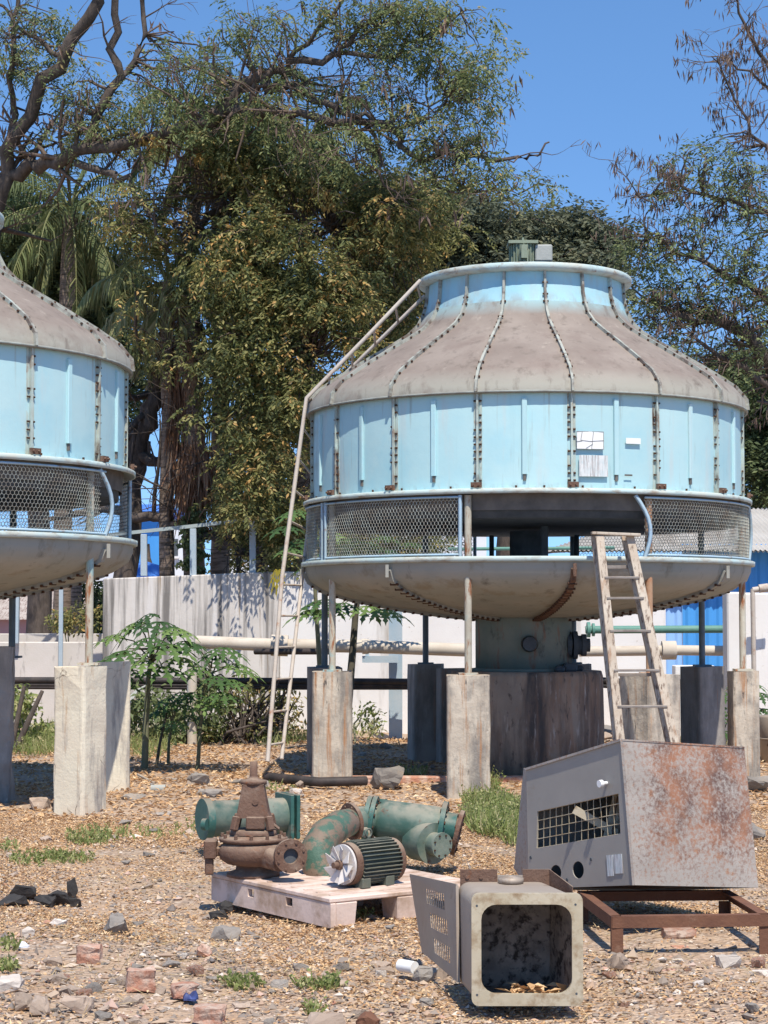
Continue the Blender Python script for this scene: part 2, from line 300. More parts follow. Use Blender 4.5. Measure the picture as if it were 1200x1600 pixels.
# ------------------------------------------------------------ setting: ground
def gz(x, y):
    return .025*math.sin(x*1.7+y*.6)+.02*math.sin(x*.8-y*1.3+1)+.012*math.sin(x*4.1+y*3.3)-.02
mg = bpy.data.materials.new('dry_ground'); mg.use_nodes = True
N = mg.node_tree.nodes; L = mg.node_tree.links; bs = N['Principled BSDF']; bs.inputs['Roughness'].default_value = .95; bs.inputs['Specular IOR Level'].default_value = .1
tc = N.new('ShaderNodeTexCoord')
def nz(s, d=6, r=.65):
    n = N.new('ShaderNodeTexNoise'); n.inputs['Scale'].default_value = s; n.inputs['Detail'].default_value = d; n.inputs['Roughness'].default_value = r; L.new(tc.outputs['Object'], n.inputs[0]); return n
def ramp(src, els):
    cr = N.new('ShaderNodeValToRGB'); e = cr.color_ramp.elements
    for i, (p, c) in enumerate(els):
        if i < 2: e[i].position = p; e[i].color = (*c, 1)
        else: k = e.new(p); k.color = (*c, 1)
    L.new(src, cr.inputs[0]); return cr.outputs[0]
def mixn(f, a, b):
    x = N.new('ShaderNodeMix'); x.data_type = 'RGBA'; L.new(f, x.inputs['Factor']); L.new(a, x.inputs[6]); L.new(b, x.inputs[7]); return x.outputs[2]
vo = N.new('ShaderNodeTexVoronoi'); vo.inputs['Scale'].default_value = 42; L.new(tc.outputs['Object'], vo.inputs[0])
sepc = N.new('ShaderNodeSeparateColor'); L.new(vo.outputs['Color'], sepc.inputs[0])
a = ramp(nz(1.3).outputs['Fac'], [(.35,(.38,.255,.17)), (.65,(.50,.365,.25))])
b = ramp(sepc.outputs[0], [(0,(.20,.155,.125)), (.35,(.34,.25,.185)), (.7,(.44,.34,.26)), (1,(.54,.45,.36))])
cur = mixn(ramp(nz(6).outputs['Fac'], [(.4,(0,0,0)), (.6,(1,1,1))]), a, b)
L.new(cur, bs.inputs['Base Color'])
bp = N.new('ShaderNodeBump'); bp.inputs['Strength'].default_value = .8; bp.inputs['Distance'].default_value = .02
L.new(vo.outputs['Distance'], bp.inputs['Height']); L.new(bp.outputs[0], bs.inputs['Normal'])
mb = MB(); xs = [-150,-60,-25,-12]+[-9+.3*i for i in range(61)]+[12,25,60,150]; ys = [-30,-10,0,4]+[6+.3*i for i in range(80)]+[33,38,50,80,150,400]
vs = [(x, y, gz(x, y) if (-9.1 < x < 9.1 and 5.9 < y < 30) else -.02) for y in ys for x in xs]
nx = len(xs); mb.add(vs, [(j*nx+i, j*nx+i+1, (j+1)*nx+i+1, (j+1)*nx+i) for j in range(len(ys)-1) for i in range(nx-1)], 0, True)
tag(obj('ground', mb, mg, origin=(0,0,0)), kind='structure')

# ------------------------------------------------------------ cooling towers
def ring_pt(c, r, z, ph): return Vector((c[0]+r*math.sin(ph), c[1]-r*math.cos(ph), c[2]+z))
ROOF = [(2.282,3.70),(2.272,3.80),(2.17,3.925),(1.96,4.07),(1.63,4.275),(1.40,4.41),(1.23,4.52),(1.12,4.63),(1.06,4.75)]
NECK = [(1.06,4.75),(1.03,4.86),(1.015,5.09)]
BASIN = [(2.30,2.06),(2.26,1.97),(2.12,1.88),(1.85,1.80),(1.35,1.70),(.85,1.63),(.52,1.60)]
def fin(mb, prof, c, ph, h, th, mi=0, inn=.01):
    """fin following a profile at azimuth ph, thickness th, standing h proud"""
    n = len(prof); lo = []; 
    for i, (r, z) in enumerate(prof):
        a = prof[max(i-1,0)]; b = prof[min(i+1,n-1)]; dr, dz = b[0]-a[0], b[1]-a[1]; l = math.hypot(dr, dz) or 1
        nr, nz_ = abs(dz)/l, (abs(dr)/l)*(1 if prof is not BASIN else -1)
        if prof is BASIN: nz_ = -abs(dr)/l
        tg = Vector((math.cos(ph), math.sin(ph), 0))*th/2
        p0 = ring_pt(c, r-inn*nr, z-inn*nz_, ph); p1 = ring_pt(c, r+h*nr, z+h*nz_, ph)
        lo.append([p0-tg, p0+tg, p1+tg, p1-tg])
    mb.loops(lo, mi)
    return
def along(prof, step):
    out = []; acc = step/2
    for (a, b) in zip(prof[:-1], prof[1:]):
        l = math.hypot(b[0]-a[0], b[1]-a[1]); t = acc
        while t < l:
            u = t/l; dr, dz = b[0]-a[0], b[1]-a[1]
            out.append((a[0]+dr*u, a[1]+dz*u, abs(dz)/l, abs(dr)/l)); t += step
        acc = t-l
    return out
def bolts(mb, prof, c, ph, h, step, mi=1, sgn=1, r=.011, w=.027, skip=.2):
    tg = Vector((math.cos(ph), math.sin(ph), 0))
    for (r0, z, nr, nz_) in along(prof, step):
        if random.random() < skip: continue
        p = ring_pt(c, r0+h*nr, z+h*nz_*sgn, ph)+Vector((0,0,random.uniform(-.008,.008)))
        mb.tube([p-tg*w, p+tg*w], r, 6, mi)
def hexmesh(mb, c, r, z0, z1, a0, a1, s=.0215, wr=.0027, warp=0):
    """honeycomb wire netting on an arc"""
    dx = s*math.sqrt(3); L_ = r*(a1-a0); nx_ = int(L_/dx); nz_ = int((z1-z0)/(1.5*s))
    def pt(u, v):
        ph = a0+u/r; rr = r+warp*math.sin(u*3.1)*math.sin((v)/(z1-z0)*PI)
        return ring_pt(c, rr, z0+v, ph)
    def wire(p, q):
        d = (q-p).normalized(); o = Vector((p.x-c[0], p.y-c[1], 0)).normalized(); a = d.cross(o).normalized()*wr; b = o*wr
        mb.add([p+a, p-a*.5+b, p-a*.5-b, q+a, q-a*.5+b, q-a*.5-b], [(0,1,4,3),(1,2,5,4),(2,0,3,5)])
    for j in range(nz_+1):
        for i in range(nx_):
            x = i*dx+(dx/2 if j % 2 else 0); v = j*1.5*s
            if x+dx > L_: continue
            A = pt(x, v+s*.5); T = pt(x+dx/2, min(v, z1-z0)); B = pt(x+dx, v+s*.5)
            wire(A, T); wire(T, B)
            if v+1.5*s < z1-z0: wire(A, pt(x, v+1.5*s))

def tower(c, label, view, open_spans, netting, post0, piers_lab, detail=True):
    """view: azimuth of the viewer-facing point; spans in degrees relative to it"""
    V = lambda d: R_(d)+view
    t = thing('cooling_tower', label, 'cooling tower', c, 'round blue cooling towers on concrete piers')
    seams = [V(-11.5+22.5*k) for k in range(16)]; half = R_(22.5)
    for k, ph in enumerate(seams):
        m = MB(); m.lathe([(2.22,2.80),(2.225,3.2),(2.22,3.71)], c, ph, ph+half, 8); m.lathe([(2.205,3.71),(2.205,2.80)], c, ph, ph+half, 8)
        o = obj('shell_panel', m, M['blue'], t, fix=False)
        m = MB(); mid = ph+half/2
        fin(m, [(2.22,2.93),(2.22,3.64)], c, mid, .028, .05)
        fin(m, [(2.22,2.87),(2.22,2.93)], c, mid, .02, .028, 1)
        obj('stiffener_rib', m, [M['blue'], M['darkgrey']], o, bevel=.006)
        m = MB(); m.lathe(ROOF, c, ph, ph+half, 8); m.lathe([(r-.015, z-.015) for r, z in ROOF[::-1]], c, ph, ph+half, 8)
        obj('roof_panel', m, M['roof'], t, fix=False)
        m = MB(); fin(m, ROOF+NECK[1:], c, ph, .032, .024); bolts(m, ROOF[1:], c, ph, .017, .115); bolts(m, NECK, c, ph, .02, .13)
        obj('roof_seam', m, [M['roofseam'], M['bolt']], t)
        m = MB(); fin(m, [(2.22,2.79),(2.22,3.70)], c, ph, .034, .02)
        for sg in (-1, 1):
            q = ph+sg*.0125; fin(m, [(2.22,2.80),(2.22,3.69)], c, q, .006+.002*sg, .024)
        for b_ in along([(2.24,2.84),(2.24,3.66)], .068):
            if random.random() < .15: continue
            for sg in (-1, 1):
                if random.random() < .25: continue
                p = ring_pt(c, 2.238, b_[1], ph+sg*.0115); tg = Vector((math.cos(ph), math.sin(ph), 0))
                m.tube([p-tg*.012, p+tg*.012], .0095, 6, 1)
        obj('shell_seam', m, [M['flange_dirty'], M['bolt']], t)
        m = MB()   # foot clip of each seam
        p = ring_pt(c, 2.30, 2.83, ph); tg = Vector((math.cos(ph), math.sin(ph), 0)); nr = Vector((math.sin(ph), -math.cos(ph), 0))
        m.bar(p-tg*.05, p+tg*.05, .03, .05); m.tube([p+tg*.025-nr*.02, p+tg*.025+nr*.035], .011, 6); m.tube([p-tg*.03-nr*.02, p-tg*.03+nr*.035], .011, 6)
        obj('seam_clip', m, M['rust'] , t)
        # basin
    m = MB(); m.lathe(NECK, c, n=64); m.lathe([(r-.012, z) for r, z in NECK[::-1]], c, n=64); obj('fan_neck', m, M['bluedeep'], t, fix=False)
    m = MB(); m.lathe([(1.03,5.05),(1.11,5.065),(1.113,5.12),(1.10,5.13),(1.0,5.13),(1.0,5.05),(1.03,5.05)], c, n=64); obj('fan_rim', m, M['rim'], t)
    m = MB(); m.lathe([(2.215,3.70),(2.286,3.690),(2.291,3.700),(2.286,3.710),(2.215,3.712)], c, n=96); obj('eave_flange', m, M['eave'], t)
    m = MB(); m.lathe([(2.20,2.80),(2.30,2.80),(2.32,2.79),(2.32,2.75),(2.31,2.75),(2.30,2.78),(2.20,2.78),(2.20,2.80)], c, n=96)
    for k in range(16):
        for d in (.1, .36, .62):
            if random.random() < .4: continue
            q = ring_pt(c, 2.25, 2.795, seams[k]+d/2.24); m.tube([q, q+Vector((0,0,.03))], .011, 6, 1)
    obj('shell_flange', m, [M['rim'], M['bolt']], t)
    m = MB(); m.lathe([(2.20,2.60),(2.215,2.79)], c, n=64); m.lathe([(2.19,2.79),(2.19,2.60),(2.20,2.60)], c, n=64); obj('inner_lip', m, M['darkgrey'], t, fix=False)
    m = MB(); m.lathe([(0,2.53),(2.17,2.53),(2.17,3.6),(0,3.6)], c, n=48); obj('fill_pack', m, M['dark'], t)
    m = MB(); m.tube([ring_pt(c, 0, 1.7, 0), ring_pt(c, 0, 2.5, 0)], .17, 20)
    obj('centre_column', m, M['dark'], t)
    m = MB(); m.lathe([(2.33,2.168),(2.343,2.163),(2.343,2.122),(2.33,2.118),(2.30,2.118),(2.29,2.163),(2.33,2.168)], c, n=96); obj('basin_rim', m, M['rim'], t)
    m = MB(); m.lathe([(2.305,2.12)]+BASIN, c, n=96); m.lathe([(r-.02, z+.02) for r, z in BASIN[::-1]]+[(2.285,2.12)], c, n=96); obj('basin', m, M['basin'], t, fix=False)
    for k in range(8):
        ph = V(11+45*k); m = MB()
        fin(m, BASIN, c, ph, .035, .05)
        for (r0, z, nr, nz_) in along(BASIN[1:], .09):
            tg = Vector((math.cos(ph), math.sin(ph), 0)); p = ring_pt(c, r0+.02*nr, z-.03, ph); m.tube([p-tg*.045, p+tg*.045], .014, 6, 1)
        p = ring_pt(c, 2.345, 2.10, ph); m.bar(p, p-Vector((0,0,.12)), .03, .02, mi=0)
        obj('basin_seam', m, [M['basin'] if k != 0 else M['rust'], M['bolt']], t)
    posts = []
    for k in range(8):
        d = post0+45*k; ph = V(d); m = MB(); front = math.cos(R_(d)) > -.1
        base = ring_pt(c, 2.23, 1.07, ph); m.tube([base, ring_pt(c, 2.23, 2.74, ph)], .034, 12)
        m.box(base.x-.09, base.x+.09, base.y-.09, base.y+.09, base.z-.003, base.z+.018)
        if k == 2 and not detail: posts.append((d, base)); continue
        mm = 'post' if front else 'postshade'  # posts on the back half carry the shade in a darker colour
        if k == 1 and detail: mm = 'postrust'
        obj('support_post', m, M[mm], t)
        posts.append((d, base))
    for (a, b, r1) in netting:
        m = MB(); hexmesh(m, c, 2.28, 2.17, 2.735, V(a), V(b), warp=.012 if detail else .03)
        o = obj('netting', m, M['wire'], t, fix=False)
        m = MB()
        for e in (a, b): m.tube([ring_pt(c, 2.285+r1*math.sin(PI*q/8), 2.165+.575*q/8, V(e+(1.6*math.sin(PI*q/8) if r1 else 0)-(2.5*(q/8)**2 if r1 else 0))) for q in range(9)], .02, 4)
        n = 24
        for z in (2.185, 2.722): m.tube([ring_pt(c, 2.29, z, V(a+(b-a)*i/n)) for i in range(n+1)], .012, 4)
        obj('netting_frame', m, M['wireblue'], t)
    # fan motor
    mo = MB(); cx, cy, cz = c[0]-.02, c[1], c[2]+.12
    mo.lathe([(0,5.12),(.13,5.12),(.13,5.39),(.12,5.41),(0,5.42)], (cx,cy,cz), n=24)
    for i in range(24):
        a = 2*PI*i/24; mo.bar((cx+.13*math.sin(a), cy-.13*math.cos(a), cz+5.13), (cx+.13*math.sin(a), cy-.13*math.cos(a), cz+5.38), .010, .035, up=(math.sin(a), -math.cos(a), 0))
    mo.box(cx-.16, cx+.15, cy-.15, cy+.15, cz+5.383, cz+5.415); mo.box(cx-.03, cx+.03, cy-.19, cy-.14, cz+5.22, cz+5.36); mo.tube([(cx,cy,cz+5.4),(cx,cy,cz+5.47)], .012, 6)
    mt = obj('fan_motor', mo, M['motorgreen'], t)
    m = MB(); m.box(cx+.12, cx+.30, cy-.12, cy+.08, cz+5.20, cz+5.375); obj('terminal_box', m, M['motorgrey'], mt, bevel=.012)
    m = MB()
    for a in (20, 110, 200, 290): m.bar(ring_pt(c, .1, 5.17, R_(a)), ring_pt(c, 1.02, 5.11, R_(a)), .05, .06)
    obj('motor_support', m, M['rim'], t)
    if detail:
        for a in (V(10), V(9), V(170), V(-160), V(150)):
            m = MB(); m.tube([ring_pt(c, 1.1, 1.72, a), ring_pt(c, 1.1, 2.5, a)], .03, 6); obj('inner_leg', m, M['dark'], t)
    return t, posts
CX, CY = 1.48, 20.0
MC = Vector((CX, CY, 0)); LC = Vector((-4.57, 17.2, .13))
VM = -math.atan2(CX, CY); VL = math.atan2(4.52, 17.2)
T1, posts1 = tower(MC, 'complete pale blue cooling tower with open netting gap and two white stickers', VM, None, [(-100,-62,0),(-60,-15.5,0),(29,88,.03),(92,165,0),(195,255,0)], -14, '')
T2, posts2 = tower(LC, 'blue cooling tower cut off by the left photo edge with sagging netting', VL, None, [(-30,57,.05),(90,165,0)], 8, '', detail=False)
# stickers on the main shell
def patch(name, x0, x1, y0, y1, m_, extra=None):
    def conv(px, py, r=2.25):
        rr = ray(px, py); A = rr.x**2+rr.y**2; B = -2*(rr.x*CX+rr.y*CY); C_ = CX*CX+CY*CY-r*r
        tt = (-B-math.sqrt(B*B-4*A*C_))/(2*A); p = Vector((0,0,CAMZ))+rr*tt
        return math.atan2(p.x-CX, -(p.y-CY)), p.z
    a0, z1 = conv(x0, y0); a1, z0 = conv(x1, y1)
    m = MB(); m.lathe([(2.252,z0),(2.252,z1)], MC, a0, a1, 4)
    m.lathe([(2.250,z0),(2.250,z1)], MC, a0, a1, 4)
    mats = [m_]
    if extra:
        mats.append(M['ink'])
        for (u0, v0, u1, v1) in extra:
            p = ring_pt(MC, 2.2535, z0+(z1-z0)*v0, a0+(a1-a0)*u0); q = ring_pt(MC, 2.2535, z0+(z1-z0)*v1, a0+(a1-a0)*u1)
            m.bar(p, q, .004, .005, mi=1)
    return obj(name, m, mats, T1, fix=False)
patch('notice_sticker', 901, 943, 674, 702, M['white'], [(0,0,1,0),(0,1,1,1),(0,0,0,1),(1,0,1,1),(.2,.98,.15,.5),(.15,.5,.5,.44),(.5,.44,1,.5),(.55,0,.62,1),(0,.42,.2,.46),(.35,.05,.6,.3)])
patch('worn_notice', 905, 950, 711, 745, M['paperworn'])
patch('small_sticker', 978, 1001, 684, 694, M['white'])
patch('nameplate', 976, 988, 741, 744, M['darkgrey'])

# piers (each a thing: the towers stand on them)
def pier(x, y, w, z0, z1, rot, m_, label, taper=.0, chip=.0, grp='concrete piers under the towers'):
    m = MB(); m.M = Matrix.Translation((x, y, 0)) @ Matrix.Rotation(R_(rot), 4, 'Z')
    n = 7; lo = []
    b = w*.06
    shape = [(-1,-1,b,0),(-1,-1,0,b),(1,-1,-b,0),(1,-1,0,b),(1,1,0,-b),(1,1,-b,0),(-1,1,b,0),(-1,1,0,-b)]
    shape = [shape[1],shape[0],shape[2],shape[3],shape[4],shape[5],shape[6],shape[7]]
    for i in range(n+1):
        z = z0+(z1-z0)*i/n; ww = w/2*(1+taper*(1-i/n))
        lo.append([(sx*ww+ox+random.gauss(0,.0015+chip), sy*ww+oy+random.gauss(0,.0015+chip), z if 0 < i < n else z+(random.gauss(0,.004) if i else 0)) for sx, sy, ox, oy in shape])
    m.loops(lo)
    return tag(obj('concrete_pier', m, m_, bevel=.012), label, 'pier', grp)
labs = ['pale streaked pier at the front centre beneath the rust brown post','pier behind the ladder with a crossed crack in its top','slim cracked pale pier at the right end of the tower beside the palm leaves','dark shaded pier with a dark post, right of the ladder','pier hidden behind the stained centre block','dark broad pier standing in shade left of the centre block','narrow shaded pier tucked behind the black streaked left pier','black streaked pier with a pale post beside the access ladder']
wd = [.40,.42,.27,.36,.38,.36,.36,.39]
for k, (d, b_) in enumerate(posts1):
    mm = 'piershade' if k in (3,4,5,6) else 'pier'
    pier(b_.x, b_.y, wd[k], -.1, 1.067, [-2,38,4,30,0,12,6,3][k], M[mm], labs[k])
for k, (d, b_) in enumerate(posts2):
    if k == 1: pier(b_.x-.06, b_.y-.05, .33, -.1, 1.187, -30, M['piercream'], 'cream cracked pier nearest the camera beneath the left tower, one side stained grey', chip=.003, grp=None)
    elif k == 2: pier(b_.x-.02, b_.y, .3, -.1, 1.187, 10, M['piercream'], 'smooth cream pier half hidden behind the cracked cream pier', grp=None)
p = P(-6, 1100, 17.2); pier(p.x, p.y, .30, -.1, 1.34, 5, M['piershade'], 'dark rough pier at the left photo edge', chip=.012)
p = P(708, 1100, 21.6); pier(p.x, p.y, .34, -.1, 1.03, 8, M['piershade'], 'dark pier peeping out left of the centre block behind the front pier')
# centre block and drum
m = MB(); m.lathe([(0,-.1),(.80,-.1),(.80,.5),(.79,1.0),(.775,1.05),(0,1.05)], (CX, CY, 0), n=40)
tag(obj('concrete_plinth', m, M['plinth']), 'wide round rust and black streaked concrete block under the tower centre', 'plinth')
t = thing('sump_drum', 'green grey steel drum with a round port on the wide round plinth', 'drum', (CX-.02, CY, 1.05))
m = MB(); m.lathe([(0,1.052),(.50,1.052),(.50,1.60)], (CX-.03, CY, 0), n=40); m.lathe([(.5,1.05),(.54,1.05),(.54,1.075),(.5,1.08)], (CX-.03, CY, 0), n=40); obj('drum_shell', m, M['drum'], t)
q = Vector((CX-.03+.5*math.sin(R_(2)), CY-.5*math.cos(R_(2)), 1.34)); m = MB()
q = P(827, 1006, 19.5); m.tube([q, q+Vector((0,-.06,0))], .085, 20, cap=False); m.tube([q+Vector((0,-.06,0)), q+Vector((0,.02,0))], .07, 20, 1)
obj('port', m, [M['rust'], M['dark']], t)
m = MB(); q = P(886, 1008, 19.85)
for (x, r) in ((0,.12),(.06,.145),(.11,.10),(.15,.115),(.19,.07)): m.tube([q+Vector((x,0,0)), q+Vector((x+.045,0,0))], r, 18)
m.tube([q-Vector((.15,0,0)), q+Vector((.23,0,0))], .06, 12); obj('side_outlet', m, M['dark'], t)
m = MB()
for (x, y, r) in ((.30,-.52,.05),(.42,-.36,.07),(.52,-.2,.05)): m.box(CX+x-r, CX+x+r, CY+y-r, CY+y+r, 1.05, 1.05+r*1.2)
obj('anchor_lug', m, M['dark'], t, bevel=.02)

# ------------------------------------------------------------ fixed access ladder (steel, over the shell)
def ladder_pts(l):
    return [P(*q) for q in l]
t = thing('access_ladder', 'thin pale pipe ladder rising past the left side of the tower and over its roof', 'ladder', P(430,1190,18.2))
A = [P(418,1190,18.6), P(441,900,19.2), P(462,745,19.4), P(479,622,19.55), P(572,527,19.6), P(657,438,19.7)]
B = [P(440,1186,18.9), P(472,905,19.7), P(491,745,20.4), P(500,620,20.5), P(556,568,20.35), P(664,462,20.1)]
B = [Vector((b.x, b.y, b.z)) for b in B]
m = MB(); m.tube(A, .022, 8); obj('stringer', m, M['ladpaint'], t)
m = MB(); m.tube(B, .02, 8); obj('stringer', m, M['ladpaint'], t)
def lerp_path(pts, u):
    ls = [(b-a).length for a, b in zip(pts[:-1], pts[1:])]; T = sum(ls)*u
    for i, l in enumerate(ls):
        if T <= l or i == len(ls)-1: return pts[i].lerp(pts[i+1], min(T/l, 1))
        T -= l
for i in range(17):
    u = .03+i*.96/16; m = MB(); m.tube([lerp_path(A, u), lerp_path(B, u)], .012, 6); obj('rung', m, M['ladpaint'], t)
# ------------------------------------------------------------ closed stepladder leaning on the basin
t = thing('stepladder', 'worn paint spattered wooden stepladder leaning on the tower basin behind the rusty cabinet', 'ladder', PZ(1000,1250))
for nm, off, mt_ in (('front', 0, 'ladwood'), ('rear', .1, 'ladwood')):
    dx = -8*off/.1
    tl = P(937+dx*1.3, 838, 17.50+off); tr = P(984+dx*1.3, 838, 17.55+off)
    bl = P(980+dx*1, 1262, 16.9+off*2.2); br = P(1076+dx*1.4, 1262, 16.9+off*2.2)
    for a_, b_ in ((tl, bl), (tr, br)):
        m = MB(); m.bar(a_, b_, .035 if off else .075, .055, up=(1,0,0) if 0 else (0,1,0)); obj('stile', m, M[mt_], t, bevel=.004)
    for y in (905, 938, 990, 1052, 1108, 1170, 1225) if not off else (888, 1058, 1190):
        u = (y-838)/(1262-838); m = MB(); a_ = tl.lerp(bl, u); b_ = tr.lerp(br, u)
        if off: m.bar(a_, b_, .02, .03)
        else: m.bar(a_-Vector((0,.005,0)), b_-Vector((0,.005,0)), .07, .022)
        obj('rung' if off else 'tread', m, M['rung'], t, bevel=.003)
m = MB(); m.bar(P(924,833,17.52), P(1000,836,17.52), .12, .025); obj('top_cap', m, M['ladwood'], t, bevel=.004)

# ------------------------------------------------------------ walls, shed, pipes behind
def wallbox(name, x0, x1, ytop, Y, m_, label, th=.2, Y1=None, ytop1=None, cope=None):
    Y1 = Y1 or Y; a = P(x0, ytop, Y); b = P(x1, ytop1 or ytop, Y1); m = MB(); n = 14
    bot = []; 
    for k in range(n):
        u0 = k/n; u1 = (k+1)/n; p = a.lerp(b, u0); q = a.lerp(b, u1)
        if k == 0: m.hexa([(a.x,a.y,-.2),(b.x,b.y,-.2),(b.x,b.y+th,-.2),(a.x,a.y+th,-.2),(a.x,a.y,a.z),(b.x,b.y,b.z),(b.x,b.y+th,b.z),(a.x,a.y+th,a.z)])
    return tag(obj(name, m, m_, bevel=.015), label, 'wall')
wallbox('boundary_wall', 161, 436, 904, 27.4, M['wallgrey'], 'tall grey wall with black rain streaks behind the papaya plants', ytop1=893)
wallbox('boundary_wall', 437, 1040, 893, 27.45, M['wallwhite'], 'long sunlit white wall seen beneath the tower basin', ytop1=900)
wallbox('low_wall', -60, 161, 1003, 28.5, M['walllow'], 'low weathered white wall left of the tall streaked wall')
m = MB(); a = P(-60,990,30.5); b = P(165,992,30.5); m.box(a.x, b.x, 30.5, 30.7, -.1, a.z); tag(obj('low_wall', m, M['walllow'], bevel=.01), 'second low pale wall just behind the front low wall', 'wall')
# railing on the grey wall
t = thing('wall_railing', 'grey steel railing on posts along the top of the streaked wall', 'railing', P(300,895,27.5))
for (px, y0) in ((225,835),(302,826),(395,812)):
    m = MB(); a = P(px, y0, 27.5); b = P(px, 900, 27.5); m.bar(b, a, .09, .09, up=(0,1,0)); obj('railing_post', m, M['steelblue'], t, bevel=.006)
m = MB(); m.bar(P(150,838,27.5), P(302,822,27.5), .05, .05); m.bar(P(302,822,27.5), P(397,811,27.5), .05, .05); m.bar(P(397,811,27.5), P(520,811,27.5), .05, .05); obj('handrail', m, M['railgrey'], t)
# posts at far left
for px, lab in ((26,'grey square post standing on the low wall near the left edge'),(94,'thin steel post leaning beside the low wall')):
    m = MB(); m.bar(P(px, 1005 if px == 26 else 1150, 28.4), P(px+2, 880, 28.4), .08 if px == 26 else .04, .06); tag(obj('steel_post', m, M['steelblue']), lab, 'post')
# blue shed
t = thing('blue_shed', 'blue corrugated sheet shed with weathered grey roof at the right', 'shed', P(1130,1090,30))
def corr(name, xa, xb, za, zb, Y, m_, amp=.02, pitch=.16, yb=None):
    n = int((xb-xa)/pitch*4); m = MB(); vs = []; prof = [0,0,amp,amp]
    for i in range(n+1):
        x = xa+(xb-xa)*i/n; d = prof[i % 4]; vs += [(x, Y-d, za), (x, Y-d, zb)]
    m.add(vs, [(2*i, 2*i+2, 2*i+3, 2*i+1) for i in range(n)]); m.add([(v[0], v[1]+.01, v[2]) for v in vs], [(2*i, 2*i+1, 2*i+3, 2*i+2) for i in range(n)])
    return obj(name, m, m_, t, fix=False)
xa = P(1066,900,30).x; xb = P(1320,900,30).x; xl = P(1036,900,30).x
corr('shed_wall', xa, xb, -.1, P(0,850,30).z, 30, M['bluesheet'])
corr('pale_shed_wall', xl-1.8, xa, -.1, P(0,893,30).z, 30.03, M['lightbluesheet'])
m = MB(); a0 = P(880,868,29.6); a1 = P(1100,868,29.6); r1 = P(1200,792,31.5); n = 60
xa2 = P(860,868,29.6).x; xb2 = P(1300,868,29.6).x
vs = []
for i in range(n*2+1):
    x = xa2+(xb2-xa2)*i/(n*2); d = .03 if i % 2 else 0
    ze = P(0, 862, 29.6).z+ max(0, (x-P(1090,0,29.6).x))*.0; zr = min(P(0,796,33).z, P(0,862,29.6).z+.05+max(0,(x-xa2))*.35)
    vs += [(x, 29.5, ze+d), (x, 33, zr+d)]
m.add(vs, [(2*i, 2*i+2, 2*i+3, 2*i+1) for i in range(n*2)]); m.add([(v[0], v[1], v[2]-.02) for v in vs], [(2*i, 2*i+1, 2*i+3, 2*i+2) for i in range(n*2)])
obj('shed_roof', m, M['roofsheet'], t, fix=False)
m = MB(); a = P(1136,926,24); b = P(1240,926,24); m.box(a.x, b.x, 24, 24.35, -.1, a.z); m.box(a.x-.02, P(1157,926,24).x, 23.9, 23.997, -.1, P(0,925,23.9).z)
tag(obj('white_pillar_wall', m, M['wallwhite'], bevel=.02), 'white concrete wall end with a raised pillar at the right edge', 'wall')
m = MB(); m.tube([P(1180,1180,23.6), P(1176,920,23.6)], .03, 8); m.tube([P(1176,922,23.6), P(1215,916,23.6)], .035, 8); m.tube([P(1186,920,23.6), P(1200,918,23.6)], .055, 10)
tag(obj('standpipe', m, M['ladpaint']), 'rusty white standpipe with a valve in front of the pillar wall', 'pipe')
m = MB(); m.box(P(1055,1043,26).x, P(1117,1043,26).x, 26, 26.3, -.1, P(0,1040,26).z); tag(obj('white_block', m, M['wallwhite'], bevel=.01), 'low white block between the blue shed and the dark pier', 'block')
# pipes
def pipe(name, pts, r, m_, label, cols=(), n=12, cat='pipe'):
    m = MB(); m.tube([P(*q) for q in pts], r, n)
    for (q0, q1, rr) in cols: m.tube([P(*q0), P(*q1)], rr, 16)
    return tag(obj(name, m, m_), label, cat)
pipe('water_pipe', [(308,1003,25.5),(430,1008,25.3),(570,1010,25.2),(735,1016,25)], .085, M['pipecream'], 'thick beige pipe running along the white wall with a collar near the ladder', [((424,1008,25.3),(450,1009,25.3),.14),((566,1010,25.2),(576,1010,25.2),.1)])
pipe('water_pipe', [(905,1018,24.5),(1060,1016,24.5),(1137,1017,24.5)], .065, M['pipecream'], 'beige pipe with a wide collar crossing behind the stepladder', [((1034,1016,24.5),(1056,1016,24.5),.12)])
pipe('drain_pipe', [(915,984,25),(1137,983,25)], .05, M['pipegreen'], 'green pipe with a flanged end in front of the blue shed', [((917,984,25),(922,984,25),.10),((925,984,25),(929,984,25),.085)])
pipe('green_handrail', [(700,858,27.6),(960,856,27.6)], .025, M['pipegreen'], 'thin green rail on the wall top seen through the open netting')
m = MB()
for (dy, r) in ((0,.045),(7,.03),(11,.025)): m.tube([P(-20,1063+dy,25.8), P(400,1064+dy,25.6), P(735,1066+dy*.8,25.4)], r, 8)
tag(obj('cable_run', m, M['cable']), 'bundle of black cables running low along the wall left of the plinth', 'cables')
m = MB()
for (dy, r) in ((0,.045),(8,.03)): m.tube([P(925,1062+dy,25.4), P(1000,1068+dy,25.2), P(1230,1062+dy,25)], r, 8)
tag(obj('cable_run', m, M['cable']), 'black cables running low along the wall right of the plinth', 'cables')
m = MB()
for i in range(3): m.tube([P(235,1068,25.5), P(215-4*i,1078+i*3,25.3), P(203-3*i,1100,25.1), P(200-2*i,1135,25)], .014, 6)
tag(obj('drooping_cable', m, M['motorgrey']), 'grey cables drooping from the cable run beside the papaya', 'cable')
m = MB(); m.tube([P(300,1040,25.2), P(300,1172,25.2)], .065, 12); tag(obj('vertical_pipe', m, M['pipecream']), 'short upright pale pipe standing among the papaya stems', 'pipe')
